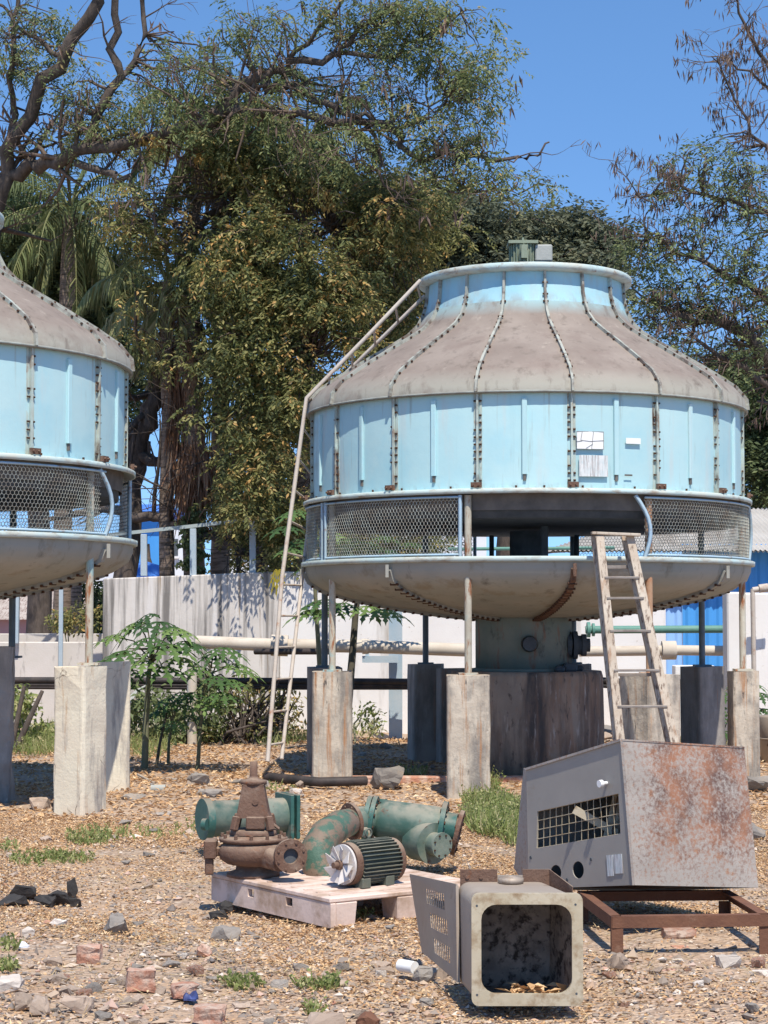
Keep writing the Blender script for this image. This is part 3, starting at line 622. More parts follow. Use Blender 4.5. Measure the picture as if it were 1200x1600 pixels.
# steel column behind
m = MB()
a = P(618,900,25.9); g0 = -.1
m.box(a.x-.09, a.x+.09, 25.8, 25.815, g0, 2.3); m.box(a.x-.09, a.x+.09, 25.985, 26.0, g0, 2.3); m.box(a.x-.007, a.x+.007, 25.817, 25.983, g0, 2.3)
m.bar(P(566,1030,25.7), P(622,1030,25.7), .1, .09); m.bar(P(574,1012,25.7), P(574,1030,25.7), .03, .05)
tag(obj('steel_column', m, M['steelblue']), 'grey blue steel column with a side bracket in front of the white wall', 'column')
m = MB(); m.tube([P(398,1018,25.1), P(520,1018,24.7)], .04, 8); tag(obj('black_pipe', m, M['cable']), 'short black pipe behind the access ladder', 'pipe')
m = MB(); m.bar(P(205,866,28.2), P(208,872,28.2), .01, .01)

# far buildings
def building(x0, x1, ytop, Y, m_, label, wins=(), roof=None, ybot=1000, name='building', dep=6):
    a = P(x0, ytop, Y); b = P(x1, ytop, Y); t = thing(name, label, 'building', ((a.x+b.x)/2, Y, 0))
    m = MB(); m.box(a.x, b.x, Y, Y+dep, -.1, a.z); obj('wall', m, m_, t)
    for (u0, u1, v0, v1) in wins:
        p = P(u0, v0, Y-.03); q = P(u1, v1, Y-.03); m = MB(); m.box(p.x, q.x, Y-.04, Y-.002, q.z, p.z); w_ = obj('window', m, M['dark'], t)
        m = MB(); m.box(p.x-.05, q.x+.05, Y-.16, Y-.042, q.z-.1, q.z-.03); obj('sill', m, M['wallwhite'], w_)
    if roof:
        m = MB(); m.box(a.x-.3, b.x+.3, Y-.5, Y+dep, a.z+.003, a.z+.25); obj('roof', m, roof, t)
    return t
M['farwhite'] = mat('far_plaster', (.66,.67,.70), (.60,.62,.66), .5, .9, layers=[((.45,.45,.47), .6, .6, .8, None)], bump=0)
M['pink'] = mat('pink_plaster', (.42,.27,.30), (.36,.24,.26), .6, .9, bump=0)
M['tile'] = mat('tile_roof', (.44,.38,.33), (.32,.26,.22), 2, .9, layers=[((.18,.12,.1), 4, .5, .6, (6,1,1))], bump=0)
M['cobalt'] = mat('cobalt_sheet', (.08,.22,.66), (.10,.28,.74), .7, .5, bump=.3, bscale=1.5)
building(-40, 190, 860, 75, M['farwhite'], 'long far white house left beneath the cut off tower', wins=[(-5,22,925,965),(55,95,920,955),(135,160,920,960)])
t = thing('tiled_house', 'pink house with a low tiled roof far behind the low wall', 'house', P(60,980,55))
m = MB(); a = P(-40,968,55); b = P(150,968,55); m.box(a.x, b.x, 55, 60, -.1, a.z); obj('wall', m, M['pink'], t)
m = MB(); m.add([(a.x-.3,54.6,a.z), (b.x+.3,54.6,a.z), (b.x+.3,58,a.z+.85), (a.x-.3,58,a.z+.85), (b.x+.3,61,a.z), (a.x-.3,61,a.z)], [(0,1,2,3),(3,2,4,5),(0,5,4,1),(0,3,5),(1,4,2)]); obj('roof', m, M['tile'], t)
building(198, 252, 800, 70, M['bluesheet'], 'bright blue far building between the tree branches', roof=M['cobalt'])
building(250, 292, 828, 66, M['farwhite'], 'white far house with a dark window behind the wall railing', wins=[(258,278,842,868)])
building(346, 432, 822, 72, M['farwhite'], 'white far block right of the dead palm skirt', wins=[(366,392,838,862)], roof=M['cobalt'])
building(520, 760, 835, 80, M['farwhite'], 'pale far block glimpsed through the tower netting', wins=[(600,640,850,880)])
m = MB()
rr = random.Random(3)
vs = []; n1, n2 = 16, 8
for j in range(n2+1):
    for i in range(n1+1):
        q = P(186+62*i/n1, 912-38*(j/n2)*(1-.25*abs(i/n1-.5)*2), 34); vs.append((q.x, q.y+.8*math.sin(PI*i/n1)*(-.3)+j*.12+rr.uniform(-.03,.03), q.z))
m.add(vs, [(j*(n1+1)+i, j*(n1+1)+i+1, (j+1)*(n1+1)+i+1, (j+1)*(n1+1)+i) for j in range(n2) for i in range(n1)], 0, True)
m.add([(v[0], v[1]+1.2, v[2]-.4) for v in vs[-(n1+1):]]+vs[-(n1+1):], [(i, i+1, n1+1+i+1, n1+1+i) for i in range(n1)], 0, True)
tag(obj('tarpaulin', m, M['cobalt'], fix=False), 'crumpled cobalt blue tarpaulin behind the streaked wall', 'tarpaulin')

# ------------------------------------------------------------ foreground machinery
def rrect(x0, x1, y0, y1, r, n=5):
    pts = []
    for cx, cy, a in ((x1-r,y0+r,-90),(x1-r,y1-r,0),(x0+r,y1-r,90),(x0+r,y0+r,180)):
        for i in range(n+1):
            t = R_(a+90*i/n); pts.append((cx+r*math.cos(t), cy+r*math.sin(t)))
    return pts
def circ(cx, cy, r, n=20): return [(cx+r*math.cos(2*PI*i/n), cy+r*math.sin(2*PI*i/n)) for i in range(n)][::-1]
# pallet
t = thing('plastic_pallet', 'dusty pinkish plastic pallet carrying the rusty pump and the motor', 'pallet', (0,10.6,0))
F0 = Vector((-.28,10.06,0)); ax = Vector((-.573,.823,0))*1.24; bx = Vector((.823,.573,0))*1.02
def pp(a, b, z): return F0+ax*a+bx*b+Vector((0,0,z))
def pbox(m, a0, a1, b0, b1, z0, z1, mi=0, tp=0):
    m.hexa([pp(a0+tp,b0+tp,z0),pp(a0+tp,b1-tp,z0),pp(a1-tp,b1-tp,z0),pp(a1-tp,b0+tp,z0),pp(a0,b0,z1),pp(a0,b1,z1),pp(a1,b1,z1),pp(a1,b0,z1)], mi)
m = MB(); pbox(m, 0,1,0,1,.118,.145); obj('deck', m, M['pallet'], t, bevel=.006)
for (b0, b1) in ((0,.17),(.42,.58),(.83,1)):
    for k, (a0, a1) in enumerate(((0,.13),(.435,.565),(.87,1))):
        if b0 == 0: continue
        m = MB(); pbox(m, a0,a1,b0,b1,-.01,.117, tp=.008); obj('foot', m, M['pallet'], t, bevel=.006)
# left long side: solid skirt with two small recesses; front leg
m = MB()
def sk(u, v, w_): return pp(u, .004+w_, v)
m.plate([(0,-.01),(1,-.01),(1,.117),(0,.117)], [[(.30,.055),(.30,.10),(.355,.10),(.355,.055)],[(.62,.055),(.62,.10),(.675,.10),(.675,.055)]], sk, .03)
obj('side_skirt', m, M['pallet'], t, bevel=.004)
for a_ in (.30, .62): m = MB(); pbox(m, a_,a_+.06,.045,.07,.05,.105); obj('grip_recess', m, M['pallet'], t)
m = MB(); pbox(m, .0,.13,.036,.17,-.01,.117, tp=.008); obj('foot', m, M['pallet'], t, bevel=.006)
m = MB(); pbox(m, .87,1,.036,.17,-.01,.117, tp=.008); obj('foot', m, M['pallet'], t, bevel=.006)
m = MB()
for i in range(9): pbox(m, .06+.1*i,.075+.1*i,.05,.97,.1455,.1495)
obj('deck_ribs', m, M['pallet'], t)
# flange helper
def flange(m, c, d, r, th, holes=8, ri=0, mi=0, mh=None, n=28):
    c = Vector(c); d = Vector(d).normalized(); a = d.cross(Vector((0,0,1)));
    if a.length < .1: a = Vector((1,0,0))
    a.normalize(); b = d.cross(a)
    if ri: 
        lo = []
        for (rr, tt) in ((ri,0),(r,0),(r,th),(ri,th)): lo.append([c+d*tt+(a*math.cos(2*PI*i/n)+b*math.sin(2*PI*i/n))*rr for i in range(n)])
        lo.append(lo[0]); m.loops(lo, mi, cap=False)
    else: m.tube([c, c+d*th], r, n, mi)
    for i in range(holes):
        t_ = 2*PI*(i+.5)/holes; p = c+(a*math.cos(t_)+b*math.sin(t_))*(r*.82)
        m.tube([p-d*.008, p+d*(th+.008)], r*.075, 6, mi if mh is None else mh)
# pump
pc = Vector((-.737,10.92,.147)); t = thing('centrifugal_pump', 'rusty brown vertical pump with a round open flange standing on the pallet', 'pump', pc)
m = MB(); m.lathe([(0,0),(.15,0),(.15,.018),(.10,.035),(.095,.07),(.12,.085),(0,.085)], pc, n=28); obj('suction_neck', m, M['rust'], t)
m = MB()
vs = []; nu, nv = 30, 10
lo = []
for i in range(nu+1):
    a = 2*PI*i/nu; rt = .055+.022*i/nu; rc = .12+.025*i/nu
    lo.append([pc+Vector((math.cos(a)*(rc+rt*math.cos(2*PI*j/nv)), math.sin(a)*(rc+rt*math.cos(2*PI*j/nv)), .135+rt*.95*math.sin(2*PI*j/nv))) for j in range(nv)])
m.loops(lo, 0, True)
m.tube([pc+Vector((.06,-.10,.13)), pc+Vector((.17,-.235,.10))], [.07,.05], 14)
obj('volute', m, M['rust'], t)
fc = PZ(455,1338,.25); fc = P(455,1338,10.62); fd = Vector((.30,-.95,.0)).normalized()
m = MB(); flange(m, fc-fd*.03, fd, .093, .026, 8, .042, n=30); m.tube([fc-fd*.12, fc-fd*.031], .06, 16); m.tube([fc-fd*.031, fc-fd*.029], .045, 16, 1)
obj('discharge_flange', m, [M['rust'], M['dark']], t)
m = MB(); m.lathe([(0,.20),(.19,.195),(.195,.215),(.16,.222),(.12,.235),(.0,.24)], pc, n=30)
for i in range(12): a = 2*PI*i/12; m.tube([pc+Vector((.175*math.cos(a),.175*math.sin(a),.21)), pc+Vector((.175*math.cos(a),.175*math.sin(a),.24))], .011, 6)
m.lathe([(.135,.235),(.135,.258),(.11,.262),(0,.262)], pc, n=30)
obj('cover_plate', m, M['rust'], t)
m = MB()
def fr(z, wx, wy): return [pc+Vector((sx*wx, sy*wy, z)) for sx, sy in ((-1,-1),(1,-1),(1,1),(-1,1))]
m.loops([fr(.33,.10,.09), fr(.36,.088,.085), fr(.50,.062,.065), fr(.515,.062,.065)])
for sx in (-1,1):
    for sy in (-1,1): m.bar(pc+Vector((sx*.105,sy*.095,.262)), pc+Vector((sx*.088,sy*.078,.34)), .042, .035)
m.box(pc.x-.035, pc.x+.07, pc.y-.115, pc.y-.085, pc.z+.27, pc.z+.34)
m.tube([pc+Vector((.015,-.07,.42)), pc+Vector((.015,-.085,.42))], .018, 10)
m.bar(pc+Vector((.10,-.02,.30)), pc+Vector((.15,-.02,.262)), .05, .012)
obj('bearing_frame', m, M['rust'], t, bevel=.008)
m = MB(); m.lathe([(0,.512),(.075,.512),(.075,.535),(.03,.545),(.022,.56),(.022,.64),(0,.642)], pc, n=16); obj('shaft', m, M['rust'], t)
m = MB(); e = pc+Vector((-.24,.0,.12)); m.box(e.x-.035,e.x+.035,e.y-.07,e.y+.07,e.z-.02,e.z+.085); m.box(e.x-.03,e.x+.02,e.y-.05,e.y-.03,e.z-.11,e.z-.018); m.bar(e+Vector((.03,0,.02)), e+Vector((.13,0,.02)), .09, .05); obj('foot_bracket', m, M['rust'], t, bevel=.008)
# motor
mc = Vector((-.235,10.42,.147+.125)); md = Vector((.75,.66,0)).normalized(); ms = Vector((.66,-.75,0))
t = thing('electric_motor', 'dark green finned electric motor with a white fan, lying on the pallet', 'motor', (mc.x,mc.y,.147))
m = MB(); m.tube([mc+md*.05, mc+md*.08, mc+md*.34, mc+md*.37], [.09,.105,.105,.08], 28); obj('motor_body', m, M['greendark'], t)
m = MB()
for i in range(34):
    a = 2*PI*i/34+.05
    if 4.35 < a % (2*PI) < 5.05: continue
    o = ms*math.cos(a)+Vector((0,0,math.sin(a))); m.bar(mc+md*.075+o*.112, mc+md*.345+o*.112, .005, .026, up=o)
obj('cooling_fins', m, M['greendark'], t)
m = MB(); m.tube([mc+md*.03, mc+md*.07], .115, 30); m.tube([mc+md*.345, mc+md*.375], .118, 30); obj('end_shield', m, M['rust'], t)
m = MB()
for i in range(8):
    a = 2*PI*i/8+.2; o = ms*math.cos(a)+Vector((0,0,math.sin(a))); o2 = ms*math.cos(a+.62)+Vector((0,0,math.sin(a+.62)))
    p = [mc+o*.02, mc+o*.104, mc+o2*.104, mc+o2*.02]; q = [v+md*.005 for v in p]; p[1] -= md*.035; q[1] -= md*.035
    m.loops([p, q])
m.tube([mc+md*.012, mc+md*.025], .108, 30); obj('fan', m, M['fan'], t)
m = MB(); m.tube([mc-md*.05, mc+md*.012], .017, 10); m.tube([mc-md*.02, mc+md*.0], .027, 10); obj('fan_hub', m, M['rust'], t)
for k in (.10,.27):
    m = MB()
    for s_ in (-.07,.07):
        q = mc+md*k+ms*s_; m.hexa([q+md*a_+ms*b_+Vector((0,0,z)) for z in (-.124,-.07) for a_, b_ in ((-.03,-.035),(.03,-.035),(.03,.035),(-.03,.035))])
    m.bar(mc+md*k-ms*.1+Vector((0,0,-.112)), mc+md*k+ms*.1+Vector((0,0,-.112)), .05, .018)
    obj('motor_foot', m, M['greendark'], t, bevel=.004)
m = MB(); q = mc+md*.2+Vector((0,0,.155)); 
m.tube([q+md*.022*math.cos(a_)+Vector((0,0,.022*math.sin(a_))) for a_ in [2*PI*i/12 for i in range(13)]], .006, 6, cap=False); m.tube([q-Vector((0,0,.05)), q-Vector((0,0,.02))], .012, 6)
obj('lifting_eye', m, M['greendark'], t)
# flaking elbow on the pallet
e0 = PZ(513,1370,.15); t = thing('pipe_elbow', 'flaking green elbow pipe with a rusty flange leaning between pump and motor', 'pipe', e0)
m = MB(); E = [P(512,1376,10.98), P(498,1352,11.0), P(494,1328,11.02), P(508,1305,11.1), P(530,1290,11.3), P(547,1284,11.5)]
m.tube(E, [.10,.098,.095,.092,.088,.08], 24); m.tube([E[0]-Vector((0,0,.005)), E[0]+Vector((0,0,.03))], .115, 24, 1)
obj('elbow_body', m, [M['greenrust'], M['rust']], t)
dd = Vector((.80,.55,.12)).normalized(); m = MB(); flange(m, E[-1], dd, .112, .024, 8); obj('elbow_flange', m, M['rust'], t)
# big green valve body on the ground behind
t = thing('pipe_strainer', 'large green cast pipe body with several bolted flanges lying behind the pallet', 'pipe fitting', (.2,12.4,0))
v0 = P(552,1283,12.2); v1 = P(588,1281,12.3); v2 = P(688,1297,12.25); vd = (v2-v1).normalized()
m = MB(); m.tube([v0, v1], .09, 24); m.tube([v1, v1+vd*.05, v2-vd*.05, v2], [.10,.135,.145,.14], 28); obj('valve_body', m, M['greenpaint'], t)
m = MB(); flange(m, v1-vd*.07, vd, .145, .028, 10, mh=1); flange(m, v1-vd*.035, vd, .15, .028, 10, mh=1); obj('joint_flange', m, [M['greenflange'], M['bolt']], t)
m = MB(); q = P(604,1262,12.5); flange(m, q, (.2,.35,.9), .105, .024, 8, mh=1); m.tube([q-Vector((.03,.0,.10)), q], .07, 18); obj('top_flange', m, [M['greenflange'], M['bolt']], t)
m = MB(); q = v2+Vector((.0,0,.02)); flange(m, q, vd, .165, .03, 10, mh=1); m.tube([q, q+vd*.10], .10, 20); obj('end_flange', m, [M['greenflange'], M['bolt']], t)
m = MB(); flange(m, q+vd*.10+Vector((0,.02,-.02)), vd+Vector((0,0,-.1)), .145, .026, 8, .05, mh=1); m.tube([q+vd*.09, q+vd*.115], .08, 18); obj('companion_flange', m, [M['rust'], M['bolt']], t)
m = MB(); q = P(668,1316,12.15); bd = Vector((.60,-.79,-.05)).normalized(); m.tube([q+bd*-.1, q+bd*.05], .125, 26); m.tube([q+bd*.05, q+bd*.062], .13, 26); m.tube([q+bd*.062, q+bd*.13], .072, 20); flange(m, q+bd*.13, bd, .08, .018, 8, mh=1); obj('side_boss', m, [M['greenpaint'], M['bolt']], t)
m = MB(); q = P(571,1300,12.05); m.tube([q, q+Vector((0,-.05,0))], .03, 14); m.tube([q+Vector((0,-.05,0)), q+Vector((0,-.06,0))], .019, 14, 1); obj('gauge_plug', m, [M['zincflange'], M['greenflange']], t)
# green cylinder left-behind
t = thing('motor_housing', 'pale green steel cylinder with a square end plate lying behind the rusty pump', 'cylinder', P(385,1306,13.3))
c0 = P(320,1280,13.1); c1 = P(442,1274,13.35); cd_ = (c1-c0).normalized()
m = MB(); m.tube([c0, c0+cd_*.03, c0+cd_*.035, c1], [.125,.13,.122,.122], 28); obj('shell', m, M['greenpaint2'] if 'greenpaint2' in M else M['greenpaint'], t)
m = MB(); m.tube([c0-cd_*.02, c0+cd_*.03], .14, 28); m.tube([c0+Vector((0,-.14,-.02)), c0+Vector((.03,-.15,-.02))], .04, 12); obj('end_ring', m, M['greenflange'], t)
m = MB()
for (s_, d_) in ((0,0),(.045,.0)):
    q = c1+cd_*s_; a_ = Vector((-cd_.y, cd_.x, 0)); u_ = Vector((0,0,1))
    m.hexa([q+a_*sa*.145+u_*su*.15+cd_*w_ for w_ in (0,.025) for sa, su in ((-1,-1),(1,-1),(1,1),(-1,1))])
m.tube([c1, c1+cd_*.05], .1, 16)
obj('end_plate', m, M['greenflange'], t, bevel=.004)
# iron pipe on the ground
m = MB(); m.tube([PZ(418,1214,.06), PZ(500,1222,.06), PZ(572,1220,.055)], .045, 12); tag(obj('iron_pipe', m, M['cable']), 'dark iron pipe lying on the ground before the black streaked pier', 'pipe')

# ------------------------------------------------------------ rusty cabinet on its stand
cM0 = P(990,1383,9.55); cM1 = P(971,1156,9.57); cL0 = P(826,1389,10.35); cL1 = P(822,1202,10.32); cR0 = P(1185,1387,9.85); cR1 = P(1163,1168,9.95)
cB0 = cL0+cR0-cM0; cB1 = cL1+cR1-cM1
t = thing('steel_cabinet', 'tilted grey steel cabinet with one rust covered side and a wire grille window', 'cabinet', (cM0.x, cM0.y, cM0.z))
def quadfn(a00, a10, a01, a11):
    nrm = (a10-a00).cross(a01-a00).normalized()
    def f(u, v, w_): return a00.lerp(a10, u).lerp(a01.lerp(a11, u), v)+nrm*w_
    return f, nrm
fL, nL = quadfn(cL0, cM0, cL1, cM1)
def lf(px, py):      # face uv of a picture point (left face), by iteration
    best = None
    for i in range(0, 101):
        for j in range(0, 101):
            p = fL(i/100, j/100, 0); r0 = p-Vector((0,0,CAMZ)); 
            F = Vector((0, math.cos(PITCH), math.sin(PITCH))); U = Vector((0, -math.sin(PITCH), math.cos(PITCH))); d = r0.dot(F)
            x = 600+FP*r0.x/d; y = 800-FP*r0.dot(U)/d; e = (x-px)**2+(y-py)**2
            if best is None or e < best[0]: best = (e, i/100, j/100)
    return best[1], best[2]
win = [lf(*q) for q in ((838,1326),(970,1302),(966,1239),(840,1268))]
h1 = lf(868,1364); h2 = lf(904,1360)
ctr = (cL0+cM0+cR0+cB0+cL1+cM1+cR1+cB1)/8
sg = 1 if nL.dot(fL(.5,.5,0)-ctr) > 0 else -1
m = MB(); m.plate([(0,0),(1,0),(1,1),(0,1)], [win, [(h1[0]+.055*math.cos(a_), h1[1]+.062*math.sin(a_)) for a_ in [2*PI*i/18 for i in range(18)]], [(h2[0]+.055*math.cos(a_), h2[1]+.066*math.sin(a_)) for a_ in [2*PI*i/18 for i in range(18)]]], fL, -.006*sg)
for q_ in ((829,1340),(887,1375),(924,1342)):
    u, v = lf(*q_); c_ = fL(u, v, 0); m.tube([c_-nL*.002, c_+nL*.003*sg], .009, 10, 1)
fp = obj('front_panel', m, [M['cabgrey'], M['dark']], t)
def quadslab(name, a, b, c_, d, th, mm, par, out=None, bevel=0):
    n_ = (b-a).cross(d-a).normalized()
    if n_.dot((a+b+c_+d)/4-(out or ctr)) > 0: n_ = -n_
    m = MB(); m.loops([[a,b,c_,d],[a+n_*th,b+n_*th,c_+n_*th,d+n_*th]]); return obj(name, m, mm, par, bevel=bevel)
M['cabrust'] = mat('cabinet_rusty', (.33,.295,.26), (.38,.34,.30), 4, .6, layers=[((.32,.17,.10), 16, .58, .68, None)], bump=.12, bscale=70)
_m = M['cabrust']; N = _m.node_tree.nodes; L = _m.node_tree.links; bs = N['Principled BSDF']; src = bs.inputs['Base Color'].links[0].from_socket
tc = N.new('ShaderNodeTexCoord'); dn_ = N.new('ShaderNodeTexNoise'); dn_.inputs['Scale'].default_value = 3.2; dn_.inputs['Detail'].default_value = 1; L.new(tc.outputs['Object'], dn_.inputs[0])
db_ = N.new('ShaderNodeBump'); db_.inputs['Strength'].default_value = .55; db_.inputs['Distance'].default_value = .06; L.new(dn_.outputs['Fac'], db_.inputs['Height']); L.new(bs.inputs['Normal'].links[0].from_socket, db_.inputs['Normal']); L.new(db_.outputs[0], bs.inputs['Normal'])
n1_ = nz_ = N.new('ShaderNodeTexNoise'); n1_.inputs['Scale'].default_value = 55; n1_.inputs['Detail'].default_value = 7; n1_.inputs['Roughness'].default_value = .7; L.new(tc.outputs['Object'], n1_.inputs[0])
n2_ = N.new('ShaderNodeTexNoise'); n2_.inputs['Scale'].default_value = 4; n2_.inputs['Detail'].default_value = 3; L.new(tc.outputs['Object'], n2_.inputs[0])
sx_ = N.new('ShaderNodeSeparateXYZ'); L.new(tc.outputs['Object'], sx_.inputs[0])
def rng(src_, a_, b_, c_=0, d_=1, smooth=False):
    x = N.new('ShaderNodeMapRange'); x.inputs[1].default_value = a_; x.inputs[2].default_value = b_; x.inputs[3].default_value = c_; x.inputs[4].default_value = d_
    if smooth: x.interpolation_type = 'SMOOTHSTEP'
    L.new(src_, x.inputs[0]); return x.outputs[0]
def mth(op, a_, b_):
    x = N.new('ShaderNodeMath'); x.operation = op
    for k_, v_ in ((0, a_), (1, b_)):
        if isinstance(v_, float): x.inputs[k_].default_value = v_
        else: L.new(v_, x.inputs[k_])
    return x.outputs[0]
mk_ = mth('MULTIPLY', rng(sx_.outputs[0], -.02, .24, smooth=True), rng(sx_.outputs[2], -.02, .28, smooth=True))
mk_ = mth('MULTIPLY', mk_, rng(n2_.outputs['Fac'], .30, .52, .35, 1.0))
f_ = rng(mth('ADD', n1_.outputs['Fac'], mth('MULTIPLY', mk_, .22)), .50, .74)
cr_ = N.new('ShaderNodeValToRGB'); cr_.color_ramp.elements[0].color = (.30,.145,.085,1); cr_.color_ramp.elements[1].color = (.13,.075,.06,1); cr_.color_ramp.elements[0].position = .4; cr_.color_ramp.elements[1].position = .62
n3_ = N.new('ShaderNodeTexNoise'); n3_.inputs['Scale'].default_value = 7; n3_.inputs['Detail'].default_value = 6; L.new(tc.outputs['Object'], n3_.inputs[0]); L.new(n3_.outputs['Fac'], cr_.inputs[0])
mx_ = N.new('ShaderNodeMix'); mx_.data_type = 'RGBA'; L.new(f_, mx_.inputs['Factor']); L.new(src, mx_.inputs[6]); L.new(cr_.outputs[0], mx_.inputs[7]); L.new(mx_.outputs[2], bs.inputs['Base Color'])
quadslab('side_panel', cM0, cR0, cR1, cM1, .006, M['cabrust'], t)
quadslab('top_panel', cL1, cM1, cR1, cB1, .006, M['cabgrey'], t)
quadslab('back_panel', cR0, cB0, cB1.lerp(cR1,.0), cR1, .006, M['cabgrey'], t)
quadslab('rear_panel', cL0, cB0, cB1, cL1, .006, M['cabgrey'], t)
# flange lip around left edge, swung back panel
qa, qb = P(803,1357,10.75), P(818,1200,10.6)
quadslab('corner_flap', cL0, qa, qb, cL1, .005, M['cabrust'], t)
m = MB(); m.bar(cM0, cM1, .010, .010); m.bar(cL1, cM1, .018, .012); m.bar(cM1, cR1, .008, .008); obj('edge_trim', m, M['cabrust'], t)
m = MB()   # grille wires
w0, w1, w2, w3 = win
def wuv(s_, t_): 
    a_ = (w0[0]+(w1[0]-w0[0])*s_, w0[1]+(w1[1]-w0[1])*s_); b_ = (w3[0]+(w2[0]-w3[0])*s_, w3[1]+(w2[1]-w3[1])*s_)
    return fL(a_[0]+(b_[0]-a_[0])*t_, a_[1]+(b_[1]-a_[1])*t_, -.008*sg)
for i in range(14): m.tube([wuv(i/13, -.03), wuv(i/13+random.uniform(-.01,.01), .5), wuv(i/13, 1.03)], .0022, 5)
for j in range(5): m.tube([wuv(-.02, j/4), wuv(.5, j/4+random.uniform(-.01,.01)), wuv(1.02, j/4)], .0022, 5)
obj('wire_grille', m, M['zincflange'], t)
m = MB(); u, v = lf(948,1224); q = fL(u, v, 0); m.tube([q, q+nL*.035*sg], .009, 8); m.tube([q+nL*.03*sg, q+nL*.05*sg], .019, 12); obj('knob', m, M['white'], t)
m = MB(); u0, v0 = lf(950,1370); u1, v1 = lf(972,1335); um = u0+(u1-u0)*.42
for (a_, b_, dv) in ((u0, um-.004, 0), (um+.004, u1, .015)): m.loops([[fL(a_,v0+dv,.001*sg),fL(b_,v0+dv,.001*sg),fL(b_,v1,.001*sg),fL(a_,v1,.001*sg)],[fL(a_,v0+dv,.004*sg),fL(b_,v0+dv,.004*sg),fL(b_,v1,.004*sg),fL(a_,v1,.004*sg)]])
obj('rating_plate', m, M['paperworn'], t)
# things inside: slanted plate and wires lit by the sun
ic = fL(.62,.48,-.18*sg)
m = MB(); m.hexa([ic+Vector(v) for v in ((-.10,-.02,-.22),(.14,-.06,-.22),(.14,-.04,-.22),(-.10,0,-.22),(-.01,-.02,.14),(.08,-.06,.16),(.08,-.04,.16),(-.01,0,.14))]); m.bar(ic+Vector((-.22,-.04,.05)), ic+Vector((.06,-.1,-.1)), .02, .04); obj('inner_bracket', m, M['zincflange'], t)
m = MB()
for i in range(7):
    x = -.02+.025*i; m.tube([ic+Vector((x,-.08,-.2)), ic+Vector((x+.02*random.uniform(-1,1),-.1,-.05)), ic+Vector((x*.6+.01,-.08,.12))], .004, 5)
obj('loose_wires', m, M['rust'], t)
m = MB(); m.hexa([cL0.lerp(ctr,.03), cM0.lerp(ctr,.03), cR0.lerp(ctr,.03), cB0.lerp(ctr,.03)]+[p+Vector((0,0,.01)) for p in (cL0.lerp(ctr,.03), cM0.lerp(ctr,.03), cR0.lerp(ctr,.03), cB0.lerp(ctr,.03))]); obj('base_plate', m, M['rust'], t)
# stand
t = thing('steel_stand', 'low rusty angle iron stand under the tilted cabinet', 'stand', (1.42,9.5,0))
FL = Vector((1.075,9.16,0)); FR = Vector((1.84,9.22,0)); BR = Vector((1.79,10.06,0)); BL = Vector((1.0,10.02,0)); zt = .19; rh = .055
for a_, b_ in ((FL,FR),(FR,BR),(BR,BL),(BL,FL)):
    d = (b_-a_).normalized(); inn = Vector((-d.y, d.x, 0)); m = MB()
    Z = Vector((0,0,1)); sh = d*.004
    m.hexa([a_+sh+Z*(zt-rh), b_-sh+Z*(zt-rh), b_-sh+inn*.006+Z*(zt-rh), a_+sh+inn*.006+Z*(zt-rh), a_+sh+Z*zt, b_-sh+Z*zt, b_-sh+inn*.006+Z*zt, a_+sh+inn*.006+Z*zt])
    m.hexa([a_+d*.05+inn*.0065+Z*(zt-.006), b_-d*.05+inn*.0065+Z*(zt-.006), b_-d*.05+inn*.05+Z*(zt-.006), a_+d*.05+inn*.05+Z*(zt-.006), a_+d*.05+inn*.0065+Z*zt, b_-d*.05+inn*.0065+Z*zt, b_-d*.05+inn*.05+Z*zt, a_+d*.05+inn*.05+Z*zt])
    obj('rail', m, M['rustframe'], t)
for c_, sx, sy in ((FL,1,1),(FR,-1,1),(BR,-1,-1),(BL,1,-1)):
    m = MB(); x, y = c_.x, c_.y+.009*sy+ (0 if sy > 0 else 0)
    m.box(min(x,x+sx*.055), max(x,x+sx*.055), y-.004, y+.004, -.03, zt-rh-.002); m.box(x-.003+sx*.004, x+.003+sx*.004, min(y+sy*.005,y+sy*.055), max(y+sy*.005,y+sy*.055), -.03, zt-rh-.002); obj('leg', m, M['rustframe'], t)
# ------------------------------------------------------------ sheet duct with louvre plate
t = thing('sheet_duct', 'open square sheet metal duct lying on its side with a louvred plate', 'duct', (.58,8.1,0))
f0 = P(735,1396,7.93); f1 = P(909,1395,7.93); f2 = P(912,1568,7.93); f3 = P(737,1572,7.93)
W_ = (f1-f0).length; H_ = f0.z-f3.z; O = Vector((f3.x, 7.93, f3.z)); 
def dfn(u, v, w_): return Vector((O.x+u+ v*.0, O.y+w_, O.z+v))
m = MB(); m.plate(rrect(0,W_,0,H_,.03), [rrect(.040,W_-.045,.048,H_-.045,.062)[::-1]], dfn, .022); 
for (u, v) in ((.022,.045),(.022,H_-.05),(W_-.028,.05),(W_-.03,H_-.045)): m.tube([dfn(u,v,-.001), dfn(u,v,.004)], .005, 8, 1)
obj('mouth_flange', m, [M['zincflange'], M['dark']], t, bevel=.004, seg=2)
m = MB(); bl = []
for (w_, s0, s1, mi_) in ((.0225,0,0,0),(.10,-.010,.022,0),(.40,-.046,.095,0)):
    bl.append([dfn(u, v, w_) for u, v in rrect(.006+s0,W_-.006-s1,.006,H_-.008,.05)])
il = [[dfn(u, v, w_) for u, v in rrect(.010+s0,W_-.010-s1,.010,H_-.012,.048)] for (w_, s0, s1) in ((.38,-.042,.093),(.10,-.010,.022),(.0225,0,0))]
m.loops(bl, 0, True, cap=False); m.loops([bl[-1], [dfn(u, v, .4) for u, v in rrect(-.036,W_-.105,.010,H_-.012,.048)]], 0, cap=False)
